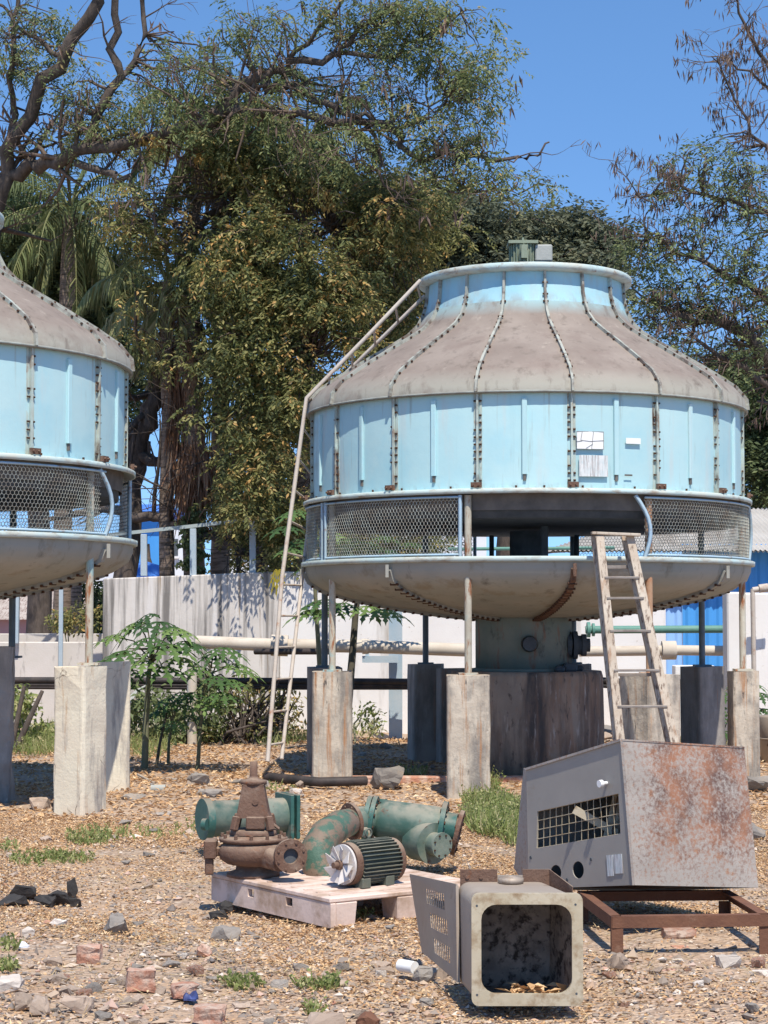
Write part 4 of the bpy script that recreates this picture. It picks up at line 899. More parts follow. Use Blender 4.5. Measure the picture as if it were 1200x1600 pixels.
m.loops(il, 1, True, cap=False); m.add(bl[-1], [tuple(range(len(bl[-1])))], 0); m.add([v-Vector((0,.01,0)) for v in bl[-1]], [tuple(range(len(bl[-1])))], 1)
obj('duct_body', m, [M['zinc'], M['inside']], t, fix=False)
m = MB(); x0 = O.x-.05; x1 = O.x+W_-.07; zt_ = O.z+H_
m.box(O.x-.03, O.x+.13, O.y+.405, O.y+.413, zt_-.12, zt_+.045, 0); m.box(O.x+.24, O.x+W_-.10, O.y+.405, O.y+.413, zt_-.12, zt_+.045, 0)
m.box(O.x+.131, O.x+.239, O.y+.4055, O.y+.4125, zt_-.12, zt_+.02, 1); m.lathe([(.001,.0),(.055,0),(.055,.02),(.0,.03)], (O.x+.185, O.y+.36, zt_-.005), n=16, mi=1)
for u in (.02,.08): m.tube([Vector((O.x+u-.02, O.y+.400, zt_+.012)), Vector((O.x+u-.02, O.y+.406, zt_+.012))], .009, 8, 0)
e_ = .04
m.hexa([Vector(v) for v in ((O.x+W_-.062-e_,O.y+.404,zt_-.1),(O.x+W_-.058-e_,O.y+.404,zt_-.1),(O.x+W_-.02,O.y+.2,zt_-.1),(O.x+W_-.024,O.y+.2,zt_-.1),(O.x+W_-.062-e_,O.y+.404,zt_+.045),(O.x+W_-.058-e_,O.y+.404,zt_+.045),(O.x+W_-.02,O.y+.2,zt_-.0),(O.x+W_-.024,O.y+.2,zt_-.0))])
obj('rear_bracket', m, [M['rust'], M['zinc']], t)
l00 = P(660,1487,9.05); l10 = P(716,1535,8.24); l01 = P(641,1368,9.1); l11 = P(714,1384,8.28)
fP, nP = quadfn(l00, l10, l01, l11)
holes = []
for (v0, v1, ub) in ((.70,.88,.5),(.42,.60,.54),(.13,.31,.58)):
    for i in range(9):
        u = ub-.16+.046*i; holes.append([(u,v0),(u,v1),(u+.030,v1),(u+.030,v0)])
m = MB(); m.plate([(0,0),(1,0),(1,1),(0,1)], holes, fP, .003); lv = obj('louvre_plate', m, M['zinc'], t)
m = MB(); m.bar(l10, l11, .012, .02); m.bar(l01, l11, .006, .014); obj('folded_edge', m, M['zinc'], lv)
m = MB(); rr = random.Random(5)
# ------------------------------------------------------------ numpy meshes: leaves, litter, gravel
def np_obj(name, V, quads, m_, parent=None, tint=None, nper=4, smooth=False, kind=None):
    off = np.array(WL[parent.name]) if parent is not None else np.array([V[:,0].mean(), V[:,1].mean(), V[:,2].min()])
    me = bpy.data.meshes.new(name); V = (V-off).astype(np.float32); nf = len(quads)
    me.vertices.add(len(V)); me.vertices.foreach_set('co', V.ravel())
    me.loops.add(nf*nper); me.loops.foreach_set('vertex_index', quads.astype(np.int32).ravel())
    me.polygons.add(nf); me.polygons.foreach_set('loop_start', np.arange(0, nf*nper, nper, dtype=np.int32))
    me.polygons.foreach_set('use_smooth', np.full(nf, smooth))
    me.materials.append(m_); me.update(calc_edges=True); me.validate()
    if tint is not None:
        a = me.attributes.new('tint', 'FLOAT', 'FACE'); a.data.foreach_set('value', tint.astype(np.float32))
    o = bpy.data.objects.new(name, me); COL.objects.link(o); WL[o.name] = Vector(off)
    if parent is not None: o.parent = parent
    else: o.location = off
    if kind: o['kind'] = kind
    return o
def unit(a): return a/np.maximum(np.linalg.norm(a, axis=1, keepdims=True), 1e-9)
def leaf_quads(c, d, n, ln, wd, fold=.15):
    """diamond leaves: base at c, along d, width direction n"""
    s = unit(np.cross(d, n)); up = unit(np.cross(s, d)); ln = ln[:,None]; wd = wd[:,None]
    V = np.stack([c, c+d*ln*.45+s*wd*.5+up*wd*fold, c+d*ln, c+d*ln*.45-s*wd*.5+up*wd*fold], 1).reshape(-1, 3)
    return V, np.arange(len(c)*4).reshape(-1, 4)
def leaf_cloud(name, centres, per, rad, ln, wd, m_, parent, droop=.5, flat=.6, seed=1, tbase=.45, tvar=.22, cvar=.15, sprig=False):
    g = np.random.default_rng(seed); C = np.array(centres); k = len(C)
    if k == 0: return None
    N = k*per; idx = np.repeat(np.arange(k), per)
    ctint = g.normal(0, cvar, k)
    if sprig:   # leaves in short drooping sprigs
        q = 7; ns = max(1, per//q); S = k*ns; si = np.repeat(np.arange(k), ns)
        so = g.normal(0, 1, (S,3)); so = unit(so)*(g.random((S,1))**.5)*rad; so[:,2] *= flat
        sd = unit(so+g.normal(0,.25,(S,3))*rad); sd[:,2] -= droop*g.random(S)*1.4; sd = unit(sd)
        L = ln*2.6*(.6+.6*g.random(S)); idx = np.repeat(np.arange(S), q); t = np.tile(np.linspace(.15,1,q), S)
        c = C[si][idx]+so[idx]+sd[idx]*(L[idx]*t)[:,None]; c[:,2] -= (t**2)*L[idx]*.25*droop
        side = np.tile(np.array([1,-1]*q)[:q], S)[:,None]
        sv = unit(np.cross(sd, np.array([0,0,1.])+g.normal(0,.3,(S,3))))
        d = unit(sd[idx]*.5+sv[idx]*side*.9+g.normal(0,.15,(len(idx),3))+np.array([0,0,-.45*droop])); cid = si[idx]
        st = g.normal(0,.10,S)[idx]
    else:
        o = unit(g.normal(0,1,(N,3)))*(g.random((N,1))**.45)*rad; o[:,2] *= flat
        c = C[idx]+o; d = unit(g.normal(0,1,(N,3))+np.array([0,0,-droop*1.5])); cid = idx; st = 0
    n = unit(g.normal(0,.6,(len(c),3))+np.array([0,-.25,1.])); l = ln*(.7+.6*g.random(len(c))); w_ = wd*(.7+.6*g.random(len(c)))
    V, F = leaf_quads(c, d, n, l, w_)
    tint = np.clip(tbase+ctint[cid]+st+g.normal(0,tvar,len(c)), 0, 1)
    return np_obj(name, V, F, m_, parent, tint)
def tubes_np(paths, n=4):
    """many thin tubes: list of (points, radii)"""
    Vs = []; Fs = []; o = 0
    for pts, rad in paths:
        p = np.array([tuple(q) for q in pts]); k = len(p); r = np.array(rad if hasattr(rad,'__len__') else [rad]*k)
        t = np.gradient(p, axis=0); t = unit(t); ref = np.array([.3,.2,.93]) if abs(t[0][2]) < .9 else np.array([1.,0,0])
        a = unit(np.cross(t, ref)); b = np.cross(t, a); ang = 2*PI*np.arange(n)/n
        ring = p[:,None,:]+(a[:,None,:]*np.cos(ang)[None,:,None]+b[:,None,:]*np.sin(ang)[None,:,None])*r[:,None,None]
        Vs.append(ring.reshape(-1,3)); i = np.arange(k-1)[:,None]*n; j = np.arange(n)[None,:]; q = (j+1) % n
        Fs.append(np.stack([i+j, i+q, i+n+q, i+n+j], -1).reshape(-1,4)+o); o += k*n
    return np.concatenate(Vs), np.concatenate(Fs)
def tubes_obj(name, paths, m_, parent, n=4): V, F = tubes_np(paths, n); return np_obj(name, V, F, m_, parent, smooth=True)
def jit(pts, amp, sub=3, seed=0):
    g = random.Random(seed); out = []
    for i in range(len(pts)-1):
        a, b = pts[i], pts[i+1]
        for k in range(sub):
            q = a.lerp(b, k/sub)
            if k: q = q+Vector((g.gauss(0,amp), g.gauss(0,amp), g.gauss(0,amp)))
            out.append(q)
    out.append(pts[-1]); return out
def limb(px, r0, r1, seed=0, amp=.05, sub=3):
    pts = jit([P(*q) for q in px], amp, sub, seed); k = len(pts)
    return pts, [r0+(r1-r0)*i/(k-1) for i in range(k)]
def grow(p, d, L, r, depth, g, out, tips, bend=.35, droop=.0, split=(2,3), kids=True):
    n = max(3, int(L/.35)); pts = [p]; rs = [r]; d = d.normalized()
    for i in range(n):
        d = (d+Vector((g.gauss(0,bend),g.gauss(0,bend)*.7,g.gauss(0,bend)-droop))*.45).normalized(); p = p+d*(L/n); pts.append(p); rs.append(r*(1-.65*(i+1)/n))
    out.append((pts, rs))
    if depth == 0: tips.append(p); tips.append(pts[len(pts)//2]); return
    for k in range(g.randint(*split)):
        i = g.randint(max(1, n//3), n); dd = (d+Vector((g.gauss(0,.8),g.gauss(0,.6),g.gauss(0,.7)))).normalized()
        grow(pts[i], dd, L*g.uniform(.5,.75), max(rs[i]*.6,.006), depth-1, g, out, tips, bend, droop, split)
    tips.append(p)
def blobs(ells, seed, dens=1.0):
    """cluster centres filling picture-measured ellipses at their own depths: (cx,cy,rx,ry,Y0,Y1,n)"""
    g = random.Random(seed); out = []
    for (cx, cy, rx, ry, Y0, Y1, n) in ells:
        for i in range(int(n*dens)):
            a = g.random()*2*PI; q = math.sqrt(g.random()); px = cx+rx*q*math.cos(a); py = cy+ry*q*math.sin(a); out.append(P(px, py, g.uniform(Y0, Y1)))
    return out
def twigs_to(centres, limbs, g, r=.012, maxd=6, frac=1.0, r1=None):
    allp = [p for pts, rs in limbs for p in pts]; A = np.array([tuple(p) for p in allp]); out = []
    for c in centres:
        if g.random() > frac: continue
        dv = np.linalg.norm(A-np.array(tuple(c)), axis=1)+np.array([0]); i = int(np.argmin(dv+g.random()*.5)); a = allp[i]
        if dv[i] > maxd: continue
        mid = a.lerp(c, .5)+Vector((g.gauss(0,.12),g.gauss(0,.12),g.uniform(.0,.25)*min(1,dv[i]))); q1 = a.lerp(mid, .55)+Vector((g.gauss(0,.05),0,g.gauss(0,.06)))
        rr = r*(1+min(dv[i],3)*.5); out.append(([a, q1, mid, mid.lerp(c,.6)+Vector((0,0,.05)), c], [rr*1.5, rr*1.3, rr, rr*.7, rr*.35]))
    return out
TREES = 'trees behind the boundary wall'
# --- big spreading tree, limbs entering from the left
t = thing('spreading_tree', 'big dark limbed tree whose bare and feathery branches reach in from the top left', 'tree', P(-40,1000,29.5), TREES)
g = random.Random(11); limbs = []
Y = 29
spec = [([(-45,1000,29.5),(-40,700,29.5),(-30,480,29.5),(-5,330,29.4),(10,235,29),(60,140,28.6),(100,90,28.4),(130,40,28.2),(152,-10,28),(170,-60,28)], .13, .085),
 ([(-30,420,29.4),(-20,300,29.4),(15,270,29.2),(60,262,29),(100,248,28.6),(130,232,28.4),(170,230,28.2),(235,215,28),(280,200,27.8),(350,175,27.6),(425,172,27.4),(500,185,27.2),(590,192,27),(630,215,27),(655,247,26.9),(720,245,26.8),(810,245,26.7),(840,243,26.7),(858,222,26.7)], .13, .012),
 ([(130,232,28.4),(150,180,28.4),(190,120,28.3),(185,50,28.2),(178,-30,28)], .085, .05),
 ([(190,118,28.3),(215,80,28.4),(222,0,28.5),(225,-30,28.5)], .05, .03),
 ([(335,180,27.6),(380,130,27.5),(415,118,27.4),(450,95,27.3),(520,85,27.2),(545,70,27.1),(600,20,27)], .10, .02),
 ([(400,120,27.5),(445,135,27.4),(480,145,27.3),(520,165,27.1),(560,182,27),(600,200,27),(650,190,26.8),(700,150,26.7)], .07, .012),
 ([(120,255,28.5),(180,272,28.2),(205,290,28.1),(230,330,28),(262,380,28)], .06, .02),
 ([(15,270,29.2),(18,200,29),(20,150,28.8),(22,60,28.7),(30,-20,28.6)], .06, .03),
 ([(560,182,27),(590,230,27),(600,290,27),(640,320,27)], .035, .012),
 ([(655,247,26.9),(680,290,26.8),(740,300,26.8),(800,298,26.7),(868,292,26.7)], .03, .008),
 ([(450,95,27.3),(500,40,27),(560,-10,26.9)], .04, .02), ([(520,85,27.2),(600,90,27),(660,60,27),(720,20,27)], .04, .012),
 ([(100,90,28.4),(60,60,28.4),(20,30,28.4),(-20,0,28.4)], .04, .02)]
for i, (px, r0, r1) in enumerate(spec): limbs.append(limb(px, r0, r1, i))
tw = []; tips = []
for li, (pts, rs) in enumerate(limbs[1:], 1):
    for k in range(2, len(pts), 3 if li > 1 else 2):
        if pts[k].x > 1.9: continue
        for q in range(2 if li in (1,4,5,9,10,11) else 1):
            d = Vector((g.gauss(.2,.7), g.gauss(0,.4), g.gauss(.25 if li not in (8,9) else -.1,.6))); grow(pts[k], d, g.uniform(.5,1.3)*(.55 if pts[k].x > .6 else 1), max(.014, rs[k]*.45), 2, g, tw, tips, .5)
tr = tubes_obj('trunk', limbs, M['bark'], t, 10); tubes_obj('branches', tw, M['twig'], t, 4)
C1 = blobs([][:0]+[(300,150,110,60,27,29.5,46),(130,190,60,45,28,29.5,22),(60,105,60,35,28,29.5,16),(20,45,40,40,28,29.5,9),(60,30,40,20,28,29,6),(250,90,60,30,27.5,29,8),(400,180,80,40,27,28.5,14),(340,60,40,30,27,28,5),(480,30,70,25,26.5,27.5,8),
 (645,50,55,45,26.3,27.3,18),(690,105,60,40,26.3,27.3,20),(735,100,40,35,26.3,27.3,10),(720,190,50,40,26.3,27.3,14),(760,150,25,20,26.5,27,4),(690,260,70,40,26.3,27.3,16),(760,280,70,18,26.5,27,9),(620,170,40,50,26.5,27.3,10),(560,60,50,35,26.6,27.4,9),(600,10,70,14,26.4,27.4,10),
 (700,20,60,20,26.4,27.2,9),(540,230,90,40,26.6,27.6,16),(500,120,50,30,27,27.6,6),(200,170,50,30,28,29,8),(420,60,40,30,27,28,5),(770,20,20,15,26.5,27,2),(850,292,22,8,26.6,26.8,3)], 21)
tp = [q for q in tips if q.x < 0 and g.random() < .05]
cl = twigs_to(C1, limbs, g, .008); tubes_obj('twigs', cl, M['twig'], t, 4)
leaf_cloud('crown', C1+[q+Vector((g.gauss(0,.28), g.gauss(0,.3), g.gauss(0,.2))) for q in C1 if g.random() < .6]+tp, 64, .24, .085, .028, Lf['feather'], t, droop=.9, flat=.55, seed=5, sprig=True)
podc = [q for q in tips if g.random() < .07]
o_ = leaf_cloud('seed_pods', podc, 5, .16, .22, .035, Lf['pod'], t, droop=3, flat=.5, seed=6)
o_['kind'] = 'stuff'
# --- dense olive tree in the middle
t = thing('dense_tree', 'dense olive and yellow leaved tree with a slanting dark trunk between the two towers', 'tree', P(215,1000,30), TREES)
g = random.Random(12); limbs = []
for i, (px, r0, r1) in enumerate([([(190,1000,30),(205,800,30),(215,695,30),(232,640,30),(242,600,30),(262,550,30),(282,515,30),(288,450,30.2),(300,360,30.4),(315,250,30.6)], .19, .06),
 ([(215,707,30),(265,732,29.8),(320,755,29.6),(360,774,29.4),(400,798,29.2),(430,830,29)], .085, .05),
 ([(195,805,29.8),(240,808,29.6),(285,820,29.4),(311,837,29.3),(360,849,29.1),(379,860,29),(435,878,28.8),(520,900,28.7)], .08, .05),
 ([(245,600,30),(330,560,29.5),(410,540,29),(480,560,28.8)], .06, .02), ([(282,515,30),(360,440,29.6),(440,400,29.2),(520,360,29)], .07, .02),
 ([(300,360,30.4),(380,320,30),(480,300,29.6),(600,330,29.4)], .06, .02), ([(320,755,29.6),(380,700,29.3),(430,640,29),(470,600,29)], .04, .015),
 ([(290,450,30.2),(340,400,30),(350,350,29.8),(365,305,29.5)], .035, .012), ([(270,735,29.9),(240,715,30),(225,690,30)], .04, .03), ([(360,849,29.1),(400,838,29),(460,845,28.8)], .03, .015)]): limbs.append(limb(px, r0, r1, 30+i))
tubes_obj('trunk', limbs, M['bark'], t, 10)
B1 = blobs([(430,420,130,90,28,32,210),(520,340,110,50,28,32,110),(410,600,95,110,28,31.5,190),(500,520,90,110,28,32,190),(350,330,110,70,29,32.5,110),(425,740,75,85,28,30.5,90),(270,330,90,60,29,32,60),(620,350,90,60,29,33,120),(330,480,80,80,28.5,31.5,70),(600,450,70,90,30,33,110),(290,240,80,50,29,31,40),(370,250,90,50,29,31,50),(460,270,60,40,29,31,22),(250,520,50,60,29.5,31,18),(370,800,50,30,29,30,12),(440,830,30,60,28.3,29.5,16),(560,300,80,30,29,32,36)], 22)
B1 = [q*((q.y-1.2)/q.y)+Vector((0,0,CAMZ*1.2/q.y)) for q in B1]
wl = []; tb_ = []
for pts, rs in limbs:
    for k in range(3, len(pts), 2): grow(pts[k], Vector((g.gauss(0,.7), -.5, g.gauss(.1,.6))), g.uniform(.8,1.7), max(.018, rs[k]*.5), 2, g, wl, tb_, .45)
tubes_obj('branches', wl, M['bark'], t, 4)
cl = twigs_to(B1, limbs, g, .008, frac=.5); tubes_obj('twigs', cl, M['twig'], t, 4)
B1 = [q for q in B1 if math.sin(q.x*2.9+1)+math.sin(q.z*3.3+q.x)+math.sin(q.y*1.9) > -.35]
def topx(q):
    d = q.y*math.cos(PITCH)+(q.z-CAMZ)*math.sin(PITCH); return 600+FP*q.x/d, 800-FP*((q.z-CAMZ)*math.cos(PITCH)-q.y*math.sin(PITCH))/d
B1 = [q for q in B1 if not (210 < topx(q)[0] < 345 and topx(q)[1] > 590 and g.random() < .85)]
B1 = B1+[q+Vector((g.gauss(0,.3), g.gauss(0,.3), g.gauss(0,.3))) for q in B1 if g.random() < .22 and not (200 < topx(q)[0] < 355 and topx(q)[1] > 570)]
leaf_cloud('crown', B1, 112, .27, .088, .036, Lf['olive'], t, droop=.9, flat=.75, seed=8, sprig=True, cvar=.24, tbase=.44)
O1 = blobs([(370,260,80,60,27.9,28.3,4),(400,310,120,50,27.8,28.2,4),(240,215,30,20,27.8,28,2),(500,330,90,40,27.8,28,5),(470,460,80,80,27.8,28,3),(365,122,10,8,27.8,28,1)], 77)
leaf_cloud('withered_leaves', O1, 26, .12, .12, .05, leafmat('withered', [(0,(.34,.22,.06)),(1,(.62,.40,.14))], .3), t, droop=1, seed=9)
# --- dark tree behind tower top
def simple_tree(name, label, base, limbspec, ells, lm, seed, per=110, rad=.32, ln=.12, wd=.045, dens=1, droop=.5, twf=.5, flat=.6, tw_r=.008, barkm='bark', wild=0, cvar=.15, tbase=.45):
    t = thing(name, label, 'tree', base, TREES); g = random.Random(seed); limbs = [limb(px, r0, r1, seed+i) for i, (px, r0, r1) in enumerate(limbspec)]
    tubes_obj('trunk', limbs, M[barkm], t, 8); C_ = blobs(ells, seed, dens); tw = twigs_to(C_, limbs, g, tw_r, frac=twf)
    tips = []
    if wild:
        for pts, rs in limbs:
            for k in range(2, len(pts), 2):
                for q in range(wild): grow(pts[k], Vector((g.gauss(-.3,.6), g.gauss(0,.4), g.gauss(.1,.5))), g.uniform(.4,.9), max(.012, rs[k]*.4), 2, g, tw, tips, .5)
    if tw: tubes_obj('twigs', tw, M['twig'], t, 4)
    leaf_cloud('crown', C_, per, rad, ln, wd, lm, t, droop=droop, flat=flat, seed=seed, sprig=True, cvar=cvar, tbase=tbase)
    return t, tips
simple_tree('dark_tree', 'dark rounded tree showing just above the roof and fan motor of the main tower', P(800,1000,42),
 [([(800,1000,42),(800,600,42),(810,450,42),(850,400,42),(900,365,42)], .35, .05), ([(800,520,42),(740,420,42),(680,380,42)], .15, .05), ([(840,430,42),(900,400,41.5),(950,385,41.5)], .1, .04)],
 [(660,400,120,80,40,44,200),(760,365,90,50,40,44,110),(880,352,50,20,41,43,40),(935,378,32,30,41,43,34),(840,400,90,40,40,44,90),(905,420,70,40,40,43,80),(700,330,60,30,40,43,50),(620,310,60,24,40,43,34)], Lf['far'], 41, per=120, rad=.42, ln=.15, wd=.06, droop=.6)
# --- right tree with pods
t, tips = simple_tree('podded_tree', 'thin branched tree with pale green leaves and brown pods leaning in from the right edge', P(1290,1000,33),
 [([(1290,1000,33),(1270,800,33),(1240,640,33),(1200,560,33),(1160,520,32.8),(1110,500,32.6),(1060,492,32.5),(1020,470,32.4)], .2, .03),
  ([(1260,620,33),(1180,590,32.9),(1130,560,32.7),(1100,540,32.5),(1080,520,32.4)], .07, .02), ([(1250,560,33),(1200,470,32.8),(1150,440,32.6),(1080,400,32.4),(1010,370,32.2)], .08, .02),
  ([(1240,420,33),(1200,330,32.8),(1140,310,32.6),(1080,300,32.4),(1020,305,32.3),(985,310,32.2)], .06, .012), ([(1250,330,33),(1210,240,32.8),(1170,190,32.6),(1120,90,32.4)], .05, .012), ([(1240,200,33),(1200,100,32.8),(1165,40,32.6),(1130,-20,32.4)], .05, .015),
  ([(1230,160,33),(1180,120,32.7),(1140,95,32.5),(1112,88,32.4)], .03, .01)],
 [(1090,255,60,35,31.8,33,26),(1040,340,50,60,31.8,33,26),(1010,400,40,50,32,33,24),(1090,430,70,70,31.8,34,60),(1150,290,50,50,32,34,36),(1180,410,40,90,32,34,50),(1010,470,36,60,32,34,34),(1050,520,40,30,32,34,18),(1150,480,50,30,32,33,16),(1185,540,25,20,32,33,10),(1130,590,40,20,32,33,12)], Lf['light'], 51, per=44, rad=.26, ln=.085, wd=.035, droop=.5, twf=1, wild=3)
podc = [q for q in tips if g.random() < .15]+blobs([(1170,120,40,90,32,33,22),(1130,340,60,70,32,33,12),(1180,240,30,60,32,33,10)], 53)
o_ = leaf_cloud('seed_pods', podc, 7, .2, .17, .03, Lf['pod'], t, droop=2.5, flat=.6, seed=61)
o_['kind'] = 'stuff'
simple_tree('dark_tree', 'dark leafy tree low at the right edge beside the main tower shell', P(1230,1000,44),
 [([(1230,1000,44),(1215,800,44),(1195,680,44)], .2, .06)], [(1195,680,36,60,42,46,90),(1200,760,30,40,42,46,40),(1185,620,30,24,42,46,20),(1140,570,40,24,44,46,26),(1215,560,50,50,42,46,30)], Lf['deep'], 57, per=120, rad=.4, ln=.15, wd=.06)
simple_tree('dark_tree', 'dark leafy tree between the palm fronds above the left tower roof', P(60,1000,37),
 [([(60,1000,37),(60,700,37),(70,500,37),(90,400,37)], .25, .06)], [(60,400,80,70,36,39,130),(160,470,60,80,36,39,130),(20,330,60,40,36,39,50),(190,600,40,80,36,39,50),(120,560,70,60,36,39,60)], Lf['deep'], 59, per=110, rad=.38, ln=.14, wd=.055, tbase=.5)
simple_tree('low_tree', 'low leafy tree crown filling the gap behind the wall railing', P(420,1000,38),
 [([(430,1000,38),(430,900,38),(440,800,38)], .12, .05), ([(240,1000,38),(240,900,38),(230,850,38)], .08, .05)], [(460,790,60,70,36,40,90),(400,850,50,34,36,39,30),(560,840,90,50,36,40,60),(640,840,60,50,36,40,36)], Lf['olive'], 63, per=110, rad=.36, ln=.13, wd=.05, tbase=.35)
# --- palms
def frond(g, o, az, el, L, droop, dens=34, width=.55, hang=.5):
    """returns rachis path and leaflet arrays"""
    p = Vector(o); d = Vector((math.cos(az)*math.cos(el), math.sin(az)*math.cos(el), math.sin(el))); n = 14; pts = [p.copy()]
    for i in range(n):
        d = (d+Vector((0,0,-droop*(.4+i/n)*.16))).normalized(); p = p+d*(L/n); pts.append(p.copy())
    c = []; dd = []; ll = []
    for i in range(dens):
        u = .12+.88*i/dens; x = u*n; k = min(int(x), n-1); q = pts[k].lerp(pts[k+1], x-k); t_ = (pts[k+1]-pts[k]).normalized()
        s = t_.cross(Vector((0,0,1))).normalized()
        l = width*math.sin(PI*min(1,u*.75+.18))*g.uniform(.85,1.1)
        for sg in (-1, 1):
            c.append(q); dd.append((s*sg+t_*.55+Vector((0,0,-hang*g.uniform(.6,1.4)))).normalized()); ll.append(l)
    return pts, c, dd, ll
def palm(label, base, top, r, seed, n=20, L=2.8, tb=.45, azr=None, dead=0, name='coconut_palm'):
    t = thing(name, label, 'palm', base, 'palms behind the boundary wall'); g = random.Random(seed); gg = np.random.default_rng(seed)
    pts = jit([base, base.lerp(top, .5), top], .03, 4, seed); tubes_obj('trunk', [(pts, [r*(1.15-.3*i/(len(pts)-1)) for i in range(len(pts))])], M['palmbark'], t, 12)
    for i in range(n):
        az = 2*PI*i*.381966+g.uniform(-.2,.2); el = R_(70-125*(i/n)+g.uniform(-8,8)); age = i/n
        pt, c, dd, ll = frond(g, top+Vector((0,0,g.uniform(-.15,.1))), az, el, L*g.uniform(.85,1.1), 1.0+.5*g.random(), hang=.25+.9*age)
        C = np.array([tuple(q) for q in c]); D = np.array([tuple(q) for q in dd]); Ln = np.array(ll); Wd = np.full(len(Ln), .035)
        S = unit(np.cross(D, np.array([0.,.3,1.])+gg.normal(0,.2,D.shape))); mid = C+D*(Ln*.5)[:,None]; end = C+unit(D+np.array([0,0,-.55]))*Ln[:,None]; end[:,2] -= Ln*.12
        V = np.stack([C-S*Wd[:,None]*.4, C+S*Wd[:,None]*.4, mid+S*Wd[:,None]*.5, mid-S*Wd[:,None]*.5, end], 1); k = np.arange(len(C))[:,None]*5
        V = V.reshape(-1,3); F1 = (k+np.array([[0,1,2,3]])); F2 = (k+np.array([[3,2,4,4]]))
        rv, rf = tubes_np([(pt, [.028*(1-.8*j/14) for j in range(15)])], 4)
        # last triangle as thin quad
        endv = end+S*Wd[:,None]*.05; base_n = len(V); V = np.concatenate([V, endv]); F2[:,3] = np.arange(len(C))+base_n; F2 = F2[:,[0,1,3,2]]
        off = len(V); V = np.concatenate([V, rv]); F = np.concatenate([F1, F2, rf+off])
        isdead = age > 1-dead
        tint = np.clip(np.concatenate([np.full(len(F1)*2, tb+age*.35)+gg.normal(0,.12,len(F1)*2), np.full(len(rf), .8)]), 0, 1)
        np_obj('frond', V, F, Lf['dead'] if isdead else Lf['palm'], t, tint)
    return t
palm('tall coconut palm with spiky fronds fanning out high behind the top branches', P(345,1000,31), P(345,195,31), .14, 71, 24, 2.0, .25)
palm('coconut palm with pale fronds arching above the left tower roof', P(95,1000,35), P(110,330,35), .16, 72, 26, 2.5, .3)
palm('coconut palm with yellowing fronds just right of the left tower roof', P(262,1000,29.6), P(262,440,29.6), .11, 73, 20, 1.7, .6, dead=.12)
palm('coconut palm hidden in the dense olive leaves with drooping fronds', P(470,1000,31), P(480,215,31), .12, 74, 18, 1.7, .35)
palm('low palm with dark drooping fronds beside the dead frond trunk', P(410,1000,31.5), P(400,640,31.5), .13, 75, 18, 1.7, .25)
# palm trunk with hanging dead fronds
t = thing('shaggy_palm_trunk', 'palm trunk shrouded in hanging reddish dead fronds with a vine on its foot', 'palm', P(300,1000,29.5), 'palms behind the boundary wall')
tubes_obj('trunk', [limb([(302,1000,29.5),(302,850,29.5),(303,700,29.5),(302,600,29.5),(296,500,29.5)], .17, .15, 3, .02), limb([(262,760,31.2),(268,650,31.2),(278,560,31.2)], .12, .10, 4, .02)], M['palmbark'], t, 12)
gg = np.random.default_rng(5); n = 900
top_y = gg.choice([700,712,730], n)+gg.normal(0,12,n); C = np.array([tuple(P(float(302+gg.normal(0,12)), float(y), float(29.5+gg.uniform(-.35,.2)))) for y in top_y])
D = unit(np.stack([gg.normal(0,.16,n), gg.normal(0,.12,n), -np.ones(n)], 1)); V, F = leaf_quads(C, D, gg.normal(0,1,(n,3)), gg.uniform(.4,1.1,n), gg.uniform(.02,.05,n)); np_obj('dead_fronds', V, F, Lf['dead'], t, gg.random(n))
n = 500; C = np.array([tuple(P(float(gg.uniform(262,312)), float(y), float(29.6+gg.uniform(-.3,.3)))) for y in gg.uniform(560,720,n)])
D = unit(np.stack([gg.normal(0,.14,n), gg.normal(0,.12,n), -np.ones(n)], 1)); V, F = leaf_quads(C, D, gg.normal(0,1,(n,3)), gg.uniform(.4,1.0,n), gg.uniform(.015,.035,n)); np_obj('dead_leaflets', V, F, Lf['dead'], t, gg.random(n)*.6)
leaf_cloud('vine', [P(300+random.gauss(0,9), y, 29.2) for y in range(795, 905, 5)], 40, .13, .08, .06, Lf['light'], t, droop=1, seed=15, tbase=.4)
# slim trunk seen under the left tower
t = thing('palm_trunk', 'short bare palm trunk under the left tower basin behind the low wall', 'palm', P(118,1000,33), 'palms behind the boundary wall')
tubes_obj('trunk', [limb([(121,1010,33),(119,940,33),(117,840,33)], .10, .09, 3, .01)], M['palmbark'], t, 12)
leaf_cloud('crown', blobs([(150,955,22,45,33.5,35,22),(120,870,30,20,33,34,10)], 5), 70, .3, .12, .06, Lf['deep'], t, seed=16)
def bush(name, label, ells, lm, seed, per=70, rad=.22, ln=.08, wd=.035, stems=(), cat='bush', droop=.3, tb=.5, stemr=.012, z0=0, grp=None):
    C_ = blobs(ells, seed); base = min(C_, key=lambda q: q.z); g = random.Random(seed)
    ctr_ = sum(C_, Vector())/len(C_); t = thing(name, label, cat, (ctr_.x, ctr_.y, z0), grp); paths = []
    for i in range(max(3, len(C_)//3)):
        c = g.choice(C_); b0 = Vector((ctr_.x+g.gauss(0,.12)+(c.x-ctr_.x)*.3, ctr_.y+g.gauss(0,.1), z0)); m_ = b0.lerp(c, .5)+Vector((g.gauss(0,.06),g.gauss(0,.06),.05)); paths.append(([b0, m_, c], [stemr*1.4, stemr, stemr*.5]))
    tubes_obj('stems', paths, M['stem'], t, 5); leaf_cloud('foliage', C_, per, rad, ln, wd, lm, t, seed=seed, droop=droop, flat=.9, tbase=tb)
    return t
bush('shrub', 'green shrub behind the low wall seen under the left tower basin', [(135,965,55,16,29.5,30,12)], Lf['olive'], 81, rad=.2)
